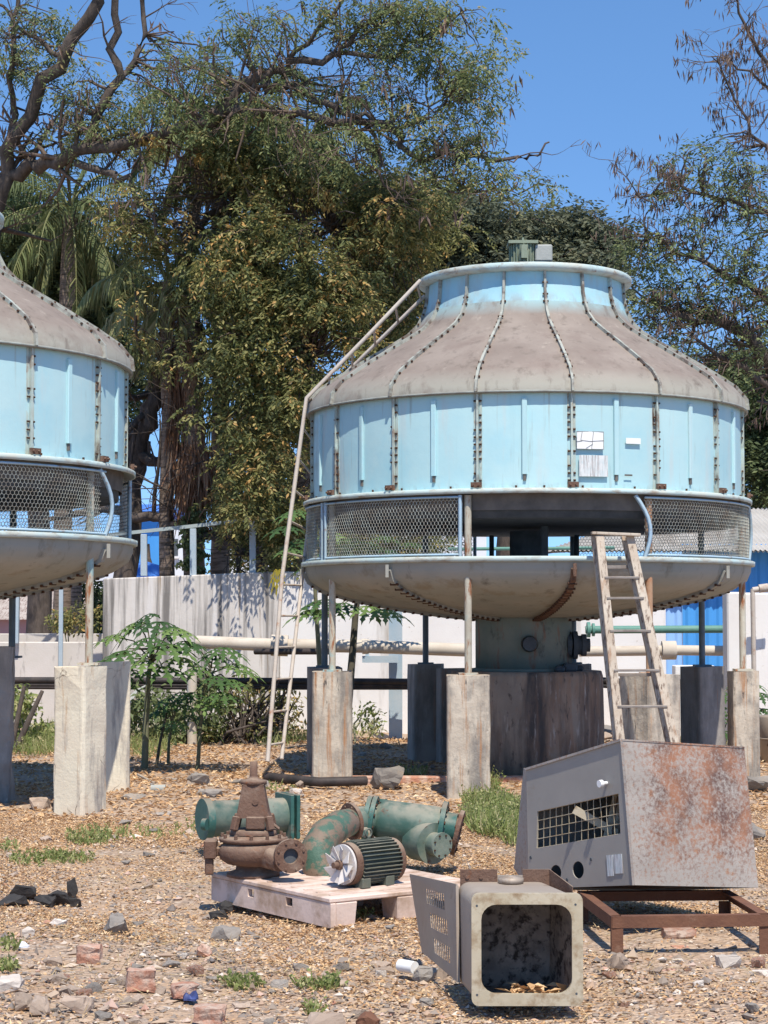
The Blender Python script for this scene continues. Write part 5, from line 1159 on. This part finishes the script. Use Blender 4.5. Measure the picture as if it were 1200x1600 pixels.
bush('shrub', 'low leafy shrub between the dark left pier and the cream pier', [(80,1160,60,28,24,25,22),(35,1110,14,30,24,25,6)], Lf['grass'], 82, rad=.2, ln=.09, wd=.05)
bush('shrub', 'tangled leafy shrub behind the papaya stems', [(240,1125,60,45,25,26,34),(330,1110,40,50,25,26,22)], Lf['light'], 83, rad=.22, ln=.10, wd=.05, tb=.5, per=44)
t_ = bush('twiggy_bush', 'twiggy bush heaped against the white wall left of the access ladder', [(390,1110,60,40,25.3,26.3,30),(440,1120,26,40,25,26,14),(360,1150,60,14,25,26,10)], Lf['olive'], 84, rad=.22, ln=.09, wd=.035, per=26, tb=.7)
g = random.Random(3); pa = []
for i in range(60):
    a = P(g.uniform(340,450), g.uniform(1140,1175), g.uniform(25,26)); b = P(g.uniform(335,465), g.uniform(1060,1130), g.uniform(25,26)); pa.append(([a, a.lerp(b,.5)+Vector((0,0,g.uniform(-.1,.15))), b], [.02, .014, .006]))
tubes_obj('bare_twigs', pa, M['post'] if 0 else M['bark'], t_, 5)
bush('shrub', 'small green shrub between the black streaked pier and the dark broad pier', [(575,1125,30,14,24.5,25.5,5),(550,1140,20,8,24,25,3)], Lf['grass'], 85, rad=.15, per=34)
# curved bare stems left
t = thing('bare_shrub', 'two leaning bare stems in front of the low wall at the left', 'shrub', P(45,1150,23.5))
tubes_obj('stems', [([P(20,1160,23.5), P(30,1110,23.5), P(38,1072,23.6)], [.035,.03,.025]), ([P(28,1165,23.4), P(45,1125,23.4), P(66,1080,23.6)], [.04,.035,.025])], M['bark'], t, 8)
# --- papaya plants
def papaya_leaf(m, o, d, size, g, tilt=.4):
    """palmate leaf: seven lobes with side teeth, drooping"""
    d = Vector(d); d.z = min(d.z, .3); d.normalize(); s = d.cross(Vector((0,0,1))).normalized(); up = s.cross(d).normalized()
    for k in range(9):
        a = R_(-132+33*k); ld = d*math.cos(a)+s*math.sin(a); l = size*(1-.36*abs(k-4)/4)*g.uniform(.9,1.08); pe = s*math.cos(a)-d*math.sin(a)
        prof = [(0,.012),(.22,.06),(.36,.035),(.46,.17),(.54,.05),(.64,.17),(.72,.045),(.82,.09),(.88,.035),(1,.0)]
        cen = []; L_ = []; R2 = []
        for (u, w_) in prof:
            q = Vector(o)+ld*(l*u)+Vector((0,0,-l*.45*u*u*tilt*2))+up*(.02); cen.append(q); L_.append(q+pe*(w_*l)-ld*(0.05*l if w_ > .15 else 0)+Vector((0,0,.02*l+(.05*l if w_ > .15 else 0)*-1))); R2.append(q-pe*(w_*l)-ld*(0.05*l if w_ > .15 else 0)+Vector((0,0,.02*l-(.05*l if w_ > .15 else 0))))
        n = len(prof); m.add(cen+L_+R2, [(i, i+1, n+i+1, n+i) for i in range(n-1)]+[(i, 2*n+i, 2*n+i+1, i+1) for i in range(n-1)])
def papaya(label, stem, r, leaves, seed, size=.3, name='papaya_plant'):
    g = random.Random(seed); pts = [P(*q) for q in stem]; t = thing(name, label, 'plant', pts[0], 'papaya plants')
    m = MB(); m.tube(pts, [r*(1.1-.5*i/(len(pts)-1)) for i in range(len(pts))], 8); obj('stem', m, M['stem'] if seed % 2 else M['darkstem'], t)
    top = pts[-1]
    for i, (px, py, Y_) in enumerate(leaves):
        e = P(px, py, Y_); b0 = top+Vector((0,0,-.25*g.random())); m = MB(); mid = b0.lerp(e, .5)+Vector((0,0,.10*g.random()))
        m2 = MB(); m2.tube([b0, mid, e], [.010,.008,.006], 5)
        d = Vector((e.x-b0.x, (e.y-b0.y)*.7-.08, -.05)); papaya_leaf(m, e, d, size*g.uniform(.8,1.15), g, .5)
        me_t = obj('leaf', m, Lf['papaya'], t, fix=False); a = me_t.data.attributes.new('tint','FLOAT','FACE'); tv = g.uniform(.15,1.0); a.data.foreach_set('value', [min(1,max(0,tv+g.uniform(-.1,.1))) for _ in me_t.data.polygons])
        obj('leaf_stalk', m2, M['stem'], me_t)
papaya('tallest papaya with broad dark leaves beside the cream pier', [(226,1205,20.4),(228,1130,20.5),(232,1060,20.5),(238,1010,20.5)], .035, [(195,1020,20.2),(215,975,20.6),(250,975,20.3),(275,985,20.0),(200,1050,20.0),(280,1030,20.1),(235,1000,19.8),(180,995,20.5),(255,1045,19.8),(225,1035,19.7),(262,1010,19.8),(190,1070,20.2),(165,1035,20.1),(290,1005,19.9),(228,965,20.6),(175,1055,19.9)], 91, .38)
papaya('papaya with drooping star shaped leaves left of the access ladder', [(308,1215,20.6),(312,1150,20.7),(318,1080,20.8),(330,1040,20.8)], .022, [(310,1045,20.5),(350,1015,20.6),(368,1040,20.5),(340,1060,20.3),(300,1085,20.5),(380,1050,20.8),(335,1025,20.6),(325,1095,20.5),(360,1065,20.3),(300,1010,20.6),(345,1085,20.2)], 93, .30)
papaya('short young papaya between the taller two', [(262,1208,21),(264,1160,21),(272,1110,21)], .018, [(265,1095,20.8),(285,1085,20.7),(255,1110,20.8),(290,1105,20.8),(272,1130,20.6),(300,1120,20.9)], 95, .24)
papaya('thin papaya sapling with few leaves by the cylinder', [(243,1206,20.8),(250,1160,20.8),(262,1110,20.9)], .018, [(245,1115,20.8),(268,1140,20.6)], 96, .16)
papaya('papaya growing behind the tower with its leaf ends hanging under the basin', [(540,1165,23.2),(544,1100,23.3),(550,1030,23.4),(556,955,23.5),(560,930,23.5)], .055, [(520,955,23.0),(600,955,23.0),(535,945,22.8),(575,950,23.2),(505,940,23.2),(490,955,23.2),(500,880,23.7),(520,860,23.8),(545,845,23.8),(575,850,23.9),(600,860,23.8)], 98, .40)
papaya('papaya rising behind the access ladder with one yellow leaf', [(497,1165,24.5),(500,1050,24.5),(494,950,24.5),(490,880,24.5)], .035, [(455,860,23.6),(448,825,23.9),(470,845,24.2),(462,800,24.2),(520,835,24.3),(540,865,24.4),(600,840,24.4),(640,850,24.4),(560,820,24.6)], 99, .36)
t = [o for o in COL.objects if o.name.startswith('papaya_plant')][-1]
m = MB(); gq = random.Random(4); papaya_leaf(m, P(436,893,23.4), (-.1,-.1,-1), .22, gq, .9); o = obj('yellow_leaf', m, Lf['yellow'], t, fix=False); o['label'] = 'bright yellow wilted leaf'
papaya('papaya with bright leaves between the dark pier and the slim right pier', [(1150,1175,23.2),(1150,1120,23.2),(1148,1080,23.2)], .03, [(1128,1085,22.8),(1135,1120,22.7),(1185,1085,22.9),(1165,1065,23),(1130,1145,22.6),(1192,1110,22.8),(1120,1105,22.9)], 97, .30)
# ------------------------------------------------------------ rocks, rubble, small things
def rock_mesh(name, sx, sy, sz, seed, m_, n=16):
    g = random.Random(seed); bm = bmesh.new()
    for i in range(n):
        v = Vector((g.gauss(0,1), g.gauss(0,1), g.gauss(0,1))).normalized(); v = Vector((math.copysign(abs(v.x)**.7, v.x)*sx, math.copysign(abs(v.y)**.7, v.y)*sy, math.copysign(abs(v.z)**.7, v.z)*sz))*g.uniform(.8,1.05); bm.verts.new(v)
    r = bmesh.ops.convex_hull(bm, input=bm.verts); bmesh.ops.delete(bm, geom=[e for e in r['geom_interior'] if isinstance(e, bmesh.types.BMVert)], context='VERTS')
    bmesh.ops.triangulate(bm, faces=bm.faces); bmesh.ops.subdivide_edges(bm, edges=bm.edges, cuts=2, use_grid_fill=True)
    for v in bm.verts: v.co += Vector((g.gauss(0,1),g.gauss(0,1),g.gauss(0,1)))*min(sx,sy,sz)*.045
    z = min(v.co.z for v in bm.verts)
    for v in bm.verts: v.co.z -= z
    bmesh.ops.recalc_face_normals(bm, faces=bm.faces)
    me = bpy.data.meshes.new(name); bm.to_mesh(me); bm.free(); me.materials.append(m_); return me
def rock(px, py, wpx, hpx, m_, label, seed, cat='stone', name='stone', grp=None, rot=None, sink=.012, n=16, pz=None):
    p = pz or PZ(px, py, 0); s = wpx*p.y/FP; h = hpx*p.y/FP
    me = rock_mesh(name, s/2, s/2*.75, h/2*1.05, seed, M[m_], n); o = bpy.data.objects.new(name, me); COL.objects.link(o); o.location = (p.x, p.y+s*.2, gz(p.x,p.y)-sink); o.rotation_euler = (0,0,rot if rot is not None else 0)
    return tag(o, label, cat, grp)
rock(608,1228,66,38,'stone','big angular grey stone beside the iron pipe under the tower',201)
rock(633,1206,22,14,'stone','small stone perched on the right end of the big angular stone',202, pz=None)
rock(60,1258,38,26,'stonetan','tan block shaped stone just left of the cream pier',203)
rock(178,1450,50,36,'stone','ridged grey stone left of centre in the foreground',204)
rock(350,1455,58,26,'stone','flat dark grey slab with a pale tip before the pallet',205)
rock(318,1492,26,24,'brick','bright orange broken brick lump in the foreground',206, 'brick', 'brick_piece')
def brick(px, py, w_, h_, d_, rot, label, m_='brick'):
    p = PZ(px, py, 0); s = p.y/FP; m = MB(); m.M = Matrix.Translation((p.x, p.y+.04, -.01)) @ Matrix.Rotation(R_(rot), 4, 'Z')
    g = random.Random(px); lo = []
    for z in (0, h_*s*.33, h_*s*.66, h_*s): lo.append([(sx*w_*s/2+g.gauss(0,.006), sy*d_*s/2+g.gauss(0,.006), z+g.gauss(0,.005)) for sx, sy in ((-1,-1),(0,-1.02),(1,-1),(1,0),(1,1),(0,1),(-1,1),(-1,0))])
    m.loops(lo); o = obj('brick_piece', m, M[m_], bevel=.010, seg=2); tag(o, label, 'brick')
brick(218,1548,44,34,34,8,'square reddish brick piece standing in the left foreground')
brick(138,1503,38,26,24,-4,'reddish brick piece left of the square brick')
brick(286,1558,36,22,28,20,'pale orange brick piece beside the dark blue scrap')
brick(325,1597,46,24,30,-10,'reddish brick cut off by the bottom photo edge')
brick(1062,1472,48,22,34,6,'pinkish brick lying under the rusty stand')
brick(1065,1485,20,8,14,30,'tiny brick chip in front of the brick under the stand')
rock(118,1590,56,34,'stonetan','rounded tan stone in the bottom left cluster',211)
rock(36,1590,34,36,'stonetan','brown stone next to the rounded tan stone at bottom left',212)
rock(62,1596,40,34,'stonetan','brown lumpy stone at the bottom left edge',213)
rock(12,1562,46,34,'stonepale','pale pink rubble block cut off by the left edge',214)
rock(92,1440,30,16,'stonepale','whitish lump in the left gravel',215)
rock(46,1456,26,20,'stonepale','yellowish white stone left of the whitish lump',216)
rock(508,1592,74,34,'stonetan','tan rock at the bottom centre',217)
rock(575,1592,38,32,'rustframe','dark brown clod at the bottom right of centre',218,n=30)
rock(468,1596,50,20,'stonepale','white speckled stone at the bottom centre',219)
rock(532,1536,36,22,'stonetan','tan stone with a flat top between the weeds',220)
rock(470,1510,28,16,'stone','dark grey stone left of centre above the weeds',221)
rock(666,1524,44,34,'stone','broken grey stone beside the white pipe end by the duct',222)
rock(690,1520,30,26,'stonetan','brown stone tucked against the louvred plate',223)
rock(1060,1505,24,12,'stonepale','small white stone before the stand leg',224)
rock(1140,1510,50,26,'stonepale','white weathered rock near the right stand leg',225)
rock(1190,1520,36,18,'stonepale','pale rock at the right edge in front of the stand',226)
rock(965,1520,36,30,'stonetan','brown stone right of the sheet duct',227)
rock(1185,1228,46,30,'stone','grey rubble stone behind the cabinet at the right edge',228)
rock(1180,1310,40,26,'stone','grey stone beside the cabinet top right corner',229)
rock(310,1232,40,22,'stone','grey slab shaped stone left of the green cylinder',230)
rock(330,1248,40,18,'stone','lower grey slab next to the green cylinder',231)
rock(400,1232,46,14,'stone','flat grey stone behind the pump shaft',232)
rock(462,1240,24,14,'stonepale','pale broken stone in front of the iron pipe',233)
rock(372,1226,30,10,'stone','thin grey stone by the access ladder foot',234)
rock(420,1585,24,18,'stone','grey pebble block near the bottom edge',235)
rock(255,1270,30,8,'stone','thin slate slab right of the cream pier',236)
rock(210,1250,44,12,'stone','dark slate slab at the foot of the cream pier',237)
# loose stones scattered: copies of a few shapes
protos = [rock_mesh('loose_stone', .5, .4, .28, 300+i, M[['stone','stonetan','stonepale','brick','stone','stonetan'][i]], 14) for i in range(6)]
g = random.Random(9)
def scatter_stone(px, py, wpx):
    p = PZ(px, py, 0); s = wpx*p.y/FP; k = g.choice([0,0,1,1,1,2,4,5,5,3] if py > 1380 else [0,1,4,4,5]); o = bpy.data.objects.new('loose_stone', protos[k]); COL.objects.link(o)
    o.location = (p.x, p.y, gz(p.x,p.y)-.006); o.scale = (s, s*g.uniform(.7,1.2), s*g.uniform(.7,1.1)); o.rotation_euler = (g.uniform(-.2,.2), g.uniform(-.2,.2), g.uniform(0,6.28))
    tag(o, ['loose grey rubble stone', 'loose tan rubble stone', 'loose pale whitish stone', 'loose red brick chip', 'loose small dark grey stone', 'loose brown earthy stone'][k]+' lying among the gravel and dry leaves', 'stone', 'loose stones on the ground')
for i in range(285):
    u = g.random()
    if u < .55: px, py = g.uniform(0,700), 1600-150*g.random()**1.4
    elif u < .72: px, py = g.uniform(0,300), g.uniform(1240,1480)
    elif u < .86: px, py = g.uniform(200,480), g.uniform(1215,1262)
    elif u < .93: px, py = g.uniform(920,1200), g.uniform(1500,1600)
    else: px, py = g.uniform(560,700), g.uniform(1165,1215)
    scatter_stone(px, py, g.choice([9,10,12,14,16,20,26,34] if py > 1500 else [8,10,12,14,18,24]))
# black rubber scraps at left, cloth near pallet
def crumple(name, px, py, wpx, hpx, seed, m_, label, cat, d_=.6, tilt=0, bl=0):
    p = PZ(px, py, 0); s = wpx*p.y/FP; h = hpx*p.y/FP; g = random.Random(seed); m = MB(); n1, n2 = 22, 12; th = []
    ph = [g.uniform(0,6) for _ in range(6)]
    vs = []
    for j in range(n2+1):
        for i in range(n1+1):
            u = i/n1-.5; v = j/n2-.5; e = max(0, 1-(2*abs(u))**3)*max(0, 1-(2*abs(v))**3)
            z = h*(.06+ e**.5*(.52+.24*math.sin(5*u+ph[0]+3*v)+.14*math.sin(6*v+ph[1]+3*u)+.10*abs(math.sin(8*u-5*v+ph[2])))); z = max(z, .004)
            vs.append((p.x+u*s*(1+.12*math.sin(9*v+ph[3])), p.y+.05+v*s*d_*(1+.2*math.sin(6*u+ph[4])), z))
    w1 = n1+1; m.add(vs, [(j*w1+i, j*w1+i+1, (j+1)*w1+i+1, (j+1)*w1+i) for j in range(n2) for i in range(n1)], 0, True)
    vb = [(x, y, z-.006) for x, y, z in vs]; m.add(vb, [(j*w1+i, (j+1)*w1+i, (j+1)*w1+i+1, j*w1+i+1) for j in range(n2) for i in range(n1)], 0, True)
    return tag(obj(name, m, M[m_], fix=False), label, cat)
def folded(name, px, py, wpx, hpx, seed, label, cat, rot=0, d_=.5, z0=0, tilt=0):
    p = PZ(px, py, 0); s_ = p.y/FP; g = random.Random(seed); w_, h_, dp = wpx*s_, hpx*s_, wpx*s_*d_; m = MB()
    m.M = Matrix.Translation((p.x, p.y+dp/2, z0+gz(p.x,p.y)+.004)) @ Matrix.Rotation(R_(rot), 4, 'Z') @ Matrix.Rotation(R_(tilt), 4, 'Y')
    k = 16; k2 = 9; V1 = []; f1, f2, f3 = g.uniform(4,7), g.uniform(2,4), g.uniform(0,6)
    def pt(i, j, off):
        u = i/(k-1); v = j/(k2-1); fold = .5+.5*math.sin(u*f1*1.5+1.2*v+f3)
        z = h_*(fold**1.2*.5+.22*abs(math.sin(v*f2*1.5+u*4+f3))+.30)*(.25+.75*math.sin(PI*min(1, .08+u*.88)))*(.5+.5*math.sin(PI*min(1,.2+v*.7))); z += g.uniform(-.004,.004) if off == 0 else 0
        return [w_*(u-.5)+.02*w_*math.sin(9*v+f3), dp*(v-.5)*(1-.25*math.sin(3*u+f3)), max(z, .003)]
    top = [pt(i, j, 0) for j in range(k2) for i in range(k)]; bot = [(x+.003, y, z-.012) for x, y, z in top]; n = len(top)
    F = [(j*k+i, j*k+i+1, (j+1)*k+i+1, (j+1)*k+i) for j in range(k2-1) for i in range(k-1)]; F += [tuple(n+q for q in f[::-1]) for f in F]
    ed = [i for i in range(k)]+[j*k+k-1 for j in range(1, k2)]+[(k2-1)*k+i for i in range(k-2, -1, -1)]+[j*k for j in range(k2-2, 0, -1)]
    F += [(ed[q], ed[(q+1) % len(ed)], n+ed[(q+1) % len(ed)], n+ed[q]) for q in range(len(ed))]
    m.add(top+bot, F, 0, False); return tag(obj(name, m, M['rubber']), label, cat)
rock(12,1412,66,22,'rubber','flat black rubber slab at the left photo edge',241,'rubber sheet','rubber_sheet', n=12)
rock(34,1400,54,30,'rubber','broad folded black rubber piece lying on top of the flat slab',242,'rubber sheet','rubber_sheet', n=9, rot=.2)
rock(66,1406,46,34,'rubber','folded black rubber piece in the middle of the dark heap',243,'rubber sheet','rubber_sheet', n=9, rot=-.3)
rock(88,1404,40,28,'rubber','small black rubber scrap right of the folded piece',244,'rubber sheet','rubber_sheet', n=8, rot=.5)
rock(116,1402,38,24,'rubber','low black rubber scrap, rightmost of the dark heap',245,'rubber sheet','rubber_sheet', n=9)
rock(112,1390,22,36,'rubber','upright lump of black rubber behind the rightmost scrap',240,'rubber lump','rubber_lump', n=9)
rock(340,1420,40,18,'rubber','flattened fold of dark cloth against the pallet side',246,'cloth','black_cloth', n=12)
rock(356,1413,34,24,'rubber','crumpled dark cloth lump lying against the pallet side',247,'cloth','black_cloth', n=14)
crumple('blue_wrapper', 296, 1564, 22, 14, 6, 'navy', 'crumpled dark blue wrapper in the foreground rubble', 'wrapper', 1.2)
crumple('white_wrapper', 34, 1482, 16, 8, 7, 'farwhite', 'small pale wrapper near the left edge', 'wrapper', 1.0)
m = MB(); m.tube([PZ(625,1508,.03), PZ(648,1512,.03)], .028, 16); tag(obj('pipe_offcut', m, M['white'], bevel=.002), 'short white plastic pipe end beside the duct', 'pipe piece')
m = MB(); q = PZ(236,1232,.03); m.tube([q, q+Vector((.13,.0,0))], .035, 16); m.tube([q+Vector((.128,0,0)), q+Vector((.134,0,0))], .037, 16); tag(obj('tin_can', m, M['motorgrey']), 'dented white tin lying right of the cream pier', 'tin')
m = MB(); m.tube([PZ(215,1210,.03), PZ(242,1224,.02)], .012, 6); tag(obj('stick', m, M['ladwood']), 'pale bare stick lying behind the tin', 'stick')
# red brown kerb slab under the tower and concrete slab
m = MB(); a = PZ(455,1202,0); m.box(a.x, CX+2.0, 18.85, 19.0, -.05, .05); tag(obj('kerb_slab', m, M['brick'], bevel=.01), 'low reddish kerb strip on the ground under the main tower', 'kerb')
# brown bin at the right edge and rubble behind
t = thing('brown_bin', 'brown metal bin at the right edge behind the slim pier', 'bin', PZ(1205,1192))
q = PZ(1192,1192,0); m = MB(); m.lathe([(0,0),(.24,0),(.26,.5),(.25,.52),(0,.52)], (q.x+.22,q.y,0), n=24); m.lathe([(.26,.26),(.275,.27),(.26,.28)], (q.x+.22,q.y,0), n=24); obj('body', m, M['zinc'], t)
m = MB(); m.tube([(q.x+.02,q.y-.2,.2),(q.x+.03,q.y-.24,.27),(q.x+.10,q.y-.27,.3)], .014, 8); obj('handle', m, M['rust'], t)
# rubble mound beyond plinth right
for i, (px, py, w_, h_) in enumerate([(955,1152,60,22),(975,1140,40,14),(940,1160,40,18),(1000,1162,30,14)]):
    rock(px, py, w_, h_, ['stone','brick','stonetan','stone'][i], ['grey rubble slab seen between the plinth and the ladder','flat reddish rubble piece between the plinth and the ladder','brown rubble chunk low behind the ladder foot','grey chunk right of the rubble behind the ladder'][i], 260+i)
for i, (px, py, w_, h_) in enumerate([(700,1160,50,24),(660,1175,46,18),(740,1165,40,20)]):
    rock(px, py, w_, h_, 'stone', ['shaded stone behind the front pier','shaded flat stone at the foot of the dark broad pier','shaded chunk against the round plinth'][i], 270+i)
# dry leaves in the duct
g = np.random.default_rng(31); n = 46
C = np.stack([g.uniform(.52,.76,n), g.uniform(7.98,8.15,n), g.uniform(O.z+.014,O.z+.045,n)], 1); D = unit(np.stack([g.normal(0,1,n), g.normal(0,.5,n), g.normal(0,.12,n)], 1))
V, F = leaf_quads(C, D, np.tile([0,0,1.],(n,1))+g.normal(0,.2,(n,3)), g.uniform(.04,.09,n), g.uniform(.02,.05,n), .3); o = np_obj('dry_leaves', V, F, Lf['litter'], None, g.uniform(.25,.85,n)); tag(o, 'handful of curled brown leaves lying inside the duct mouth', 'dry leaves')
# ------------------------------------------------------------ weeds, litter, gravel, straw
def weeds(name, label, patches, seed, h=.10, lm='grass', per=120, flowers=False, kind='stuff'):
    g = np.random.default_rng(seed); Cs = []; hs_ = []
    for (px, py, rx, ry, n) in patches:
        for i in range(n):
            a = g.random()*2*PI; r = math.sqrt(g.random()); q = PZ(px+rx*r*math.cos(a), py+ry*r*math.sin(a), 0); Cs.append((q.x, q.y, gz(q.x,q.y))); hs_.append(h*(.5+g.random()))
    C = np.array(Cs); n = len(C); D = unit(np.stack([g.normal(0,.45,n), g.normal(0,.45,n), np.ones(n)], 1)); V, F = leaf_quads(C, D, g.normal(0,1,(n,3)), np.array(hs_), g.uniform(.008,.018,n))
    # small leaves on top
    k = n*2; i = g.integers(0, n, k); c2 = C[i]+D[i]*(np.array(hs_)[i]*g.uniform(.3,1,k))[:,None]; d2 = unit(g.normal(0,1,(k,3))+np.array([0,0,.3])); V2, F2 = leaf_quads(c2, d2, g.normal(0,1,(k,3)), g.uniform(.015,.035,k), g.uniform(.010,.020,k))
    o = np_obj(name, np.concatenate([V, V2]), np.concatenate([F, F2+len(V)]), Lf[lm], None, np.clip(g.normal(.5,.25,n+k),0,1)); tag(o, label, 'weeds', kind='stuff')
weeds('weeds', 'small green weeds growing in patches between the stones', [(140,1302,36,10,240),(150,1296,50,18,90),(60,1345,50,8,110),(110,1340,44,9,150),(15,1320,14,16,40),(385,1536,30,8,60),(360,1532,12,6,24),(495,1538,32,6,64),(520,1534,14,5,24),(490,1570,12,10,30),(10,1475,20,8,36),(560,1428,26,6,30),(230,1295,60,16,70),(300,1290,30,14,30),(10,1520,16,8,50),(960,1245,10,5,5),(430,1230,40,8,60),(900,1215,12,8,0)], 1, .05)
weeds('weed_patch', 'bright green flowering weeds beside the front pier and the cabinet', [(770,1275,45,34,1900),(750,1240,30,20,500),(800,1290,16,30,450),(640,1212,30,6,80)], 2, .125)
weeds('ground_cover', 'low green creepers at the foot of the walls', [(120,1160,80,22,1600),(60,1170,50,14,500),(230,1160,40,30,500),(560,1135,50,14,400),(440,1155,40,10,300),(1110,1150,60,20,300)], 3, .16)
def litter(name, label, n, region, seed, ln=(.012,.034), wd=(.007,.016), lm='litter', tb=.55, dens=None, cat='dry leaves'):
    g = np.random.default_rng(seed); P_ = []
    y0, y1 = region
    while len(P_) < n:
        k = n; u = g.random(k); Y_ = np.sqrt(y0*y0+(y1*y1-y0*y0)*u); X_ = (g.random(k)-.5)*.56*Y_; keep = dens(X_, Y_, g) > g.random(k); P_ += list(zip(X_[keep], Y_[keep]))
    P_ = np.array(P_[:n]); x, y = P_[:,0], P_[:,1]
    z = .025*np.sin(x*1.7+y*.6)+.02*np.sin(x*.8-y*1.3+1)+.012*np.sin(x*4.1+y*3.3)-.02+g.uniform(.002,.016,n)
    C = np.stack([x,y,z],1); D = unit(np.stack([g.normal(0,1,n), g.normal(0,1,n), g.normal(0,.22,n)],1)); V, F = leaf_quads(C, D, np.tile([0,0,1.],(n,1))+g.normal(0,.35,(n,3)), g.uniform(*ln,n), g.uniform(*wd,n), .3)
    o = np_obj(name, V, F, Lf[lm], None, np.clip(g.normal(tb,.24,n),0,1)); tag(o, label, cat, kind='stuff')
def vn(x, y, s, k): return np.sin(x*s+k)+np.sin(y*s*1.3+k*2.1)+np.sin((x+y)*s*.8+k*3.7)
def dens_leaf(x, y, g):
    d = .55+.40*vn(x,y,2.3,1.)/1.5+.2*vn(x,y,6.3,4.)/1.5
    px = 600+FP*x/y; d = np.where((px < 420) & (y < 13), d*.62, d); d = np.where(y < 9.0, d*.45, d); d = np.where((px > 900) & (y < 9.6), d*.9, d); d = np.where((y > 11) & (y < 18), d*1.2, d)
    return np.clip(d, 0.04, 1)
litter('leaf_litter', 'thick scatter of tan dry leaves over the yard', 112000, (7.3, 16), 4, dens=dens_leaf)
litter('leaf_litter_far', 'orange brown dry leaves under the plants by the walls', 30000, (15.5, 26), 5, (.04,.08), (.02,.035), dens=lambda x,y,g: np.full(len(x), .8), tb=.5)
litter('dry_straw', 'thin dry stalks mixed into the litter', 9000, (7.3, 14), 6, (.04,.12), (.003,.006), 'straw', .5, dens=lambda x,y,g: np.clip(.4+.3*vn(x,y,3.1,5.),.03,1), cat='straw')
# gravel: small angular stones as one stuff object
g = np.random.default_rng(8); n = 17000
u = g.random(n*3); Y_ = np.sqrt(7.2**2+(14.5**2-7.2**2)*u**1.25); X_ = (g.random(n*3)-.5)*.54*Y_; px = 600+FP*X_/Y_
keep = g.random(n*3) < np.clip(.45+.25*vn(X_,Y_,1.9,2.)+np.where(Y_<9.2,.5,0)+np.where((px<420),.2,0), .08, 1); X_ = X_[keep][:n]; Y_ = Y_[keep][:n]; n = len(X_)
base = np.array([(1,0,0),(-1,0,0),(0,1,0),(0,-1,0),(0,0,1),(0,0,-1)], float); tri = np.array([(0,2,4),(2,1,4),(1,3,4),(3,0,4),(2,0,5),(1,2,5),(3,1,5),(0,3,5)])
sz = np.minimum(g.lognormal(-4.75,.45,n), .035)*(1+.03*(Y_-8)); V = base[None]*(1+g.normal(0,.22,(n,6,1)))*sz[:,None,None]*np.stack([g.uniform(.8,1.5,n),g.uniform(.7,1.2,n),g.uniform(.4,.9,n)],1)[:,None,:]
V += g.normal(0,.15,(n,6,3))*sz[:,None,None]
a = g.uniform(0,6.28,n); ca, sa = np.cos(a)[:,None], np.sin(a)[:,None]; Vx = V[:,:,0]*ca-V[:,:,1]*sa; Vy = V[:,:,0]*sa+V[:,:,1]*ca
zz = .025*np.sin(X_*1.7+Y_*.6)+.02*np.sin(X_*.8-Y_*1.3+1)+.012*np.sin(X_*4.1+Y_*3.3)-.02
V = np.stack([Vx+X_[:,None], Vy+Y_[:,None], V[:,:,2]+(zz+sz*.3)[:,None]], 2).reshape(-1,3); F = (np.arange(n)[:,None,None]*6+tri[None]).reshape(-1,3)
gm = leafmat('gravel_stone', [(0,(.17,.15,.14)),(.35,(.28,.225,.18)),(.6,(.40,.28,.20)),(.8,(.47,.36,.26)),(.93,(.60,.53,.46)),(1,(.42,.21,.14))], 0, .9)
o = np_obj('gravel', V, F, gm, None, np.repeat(g.random(n), 8), nper=3); tag(o, 'mixed small gravel covering the yard', 'gravel', kind='stuff')
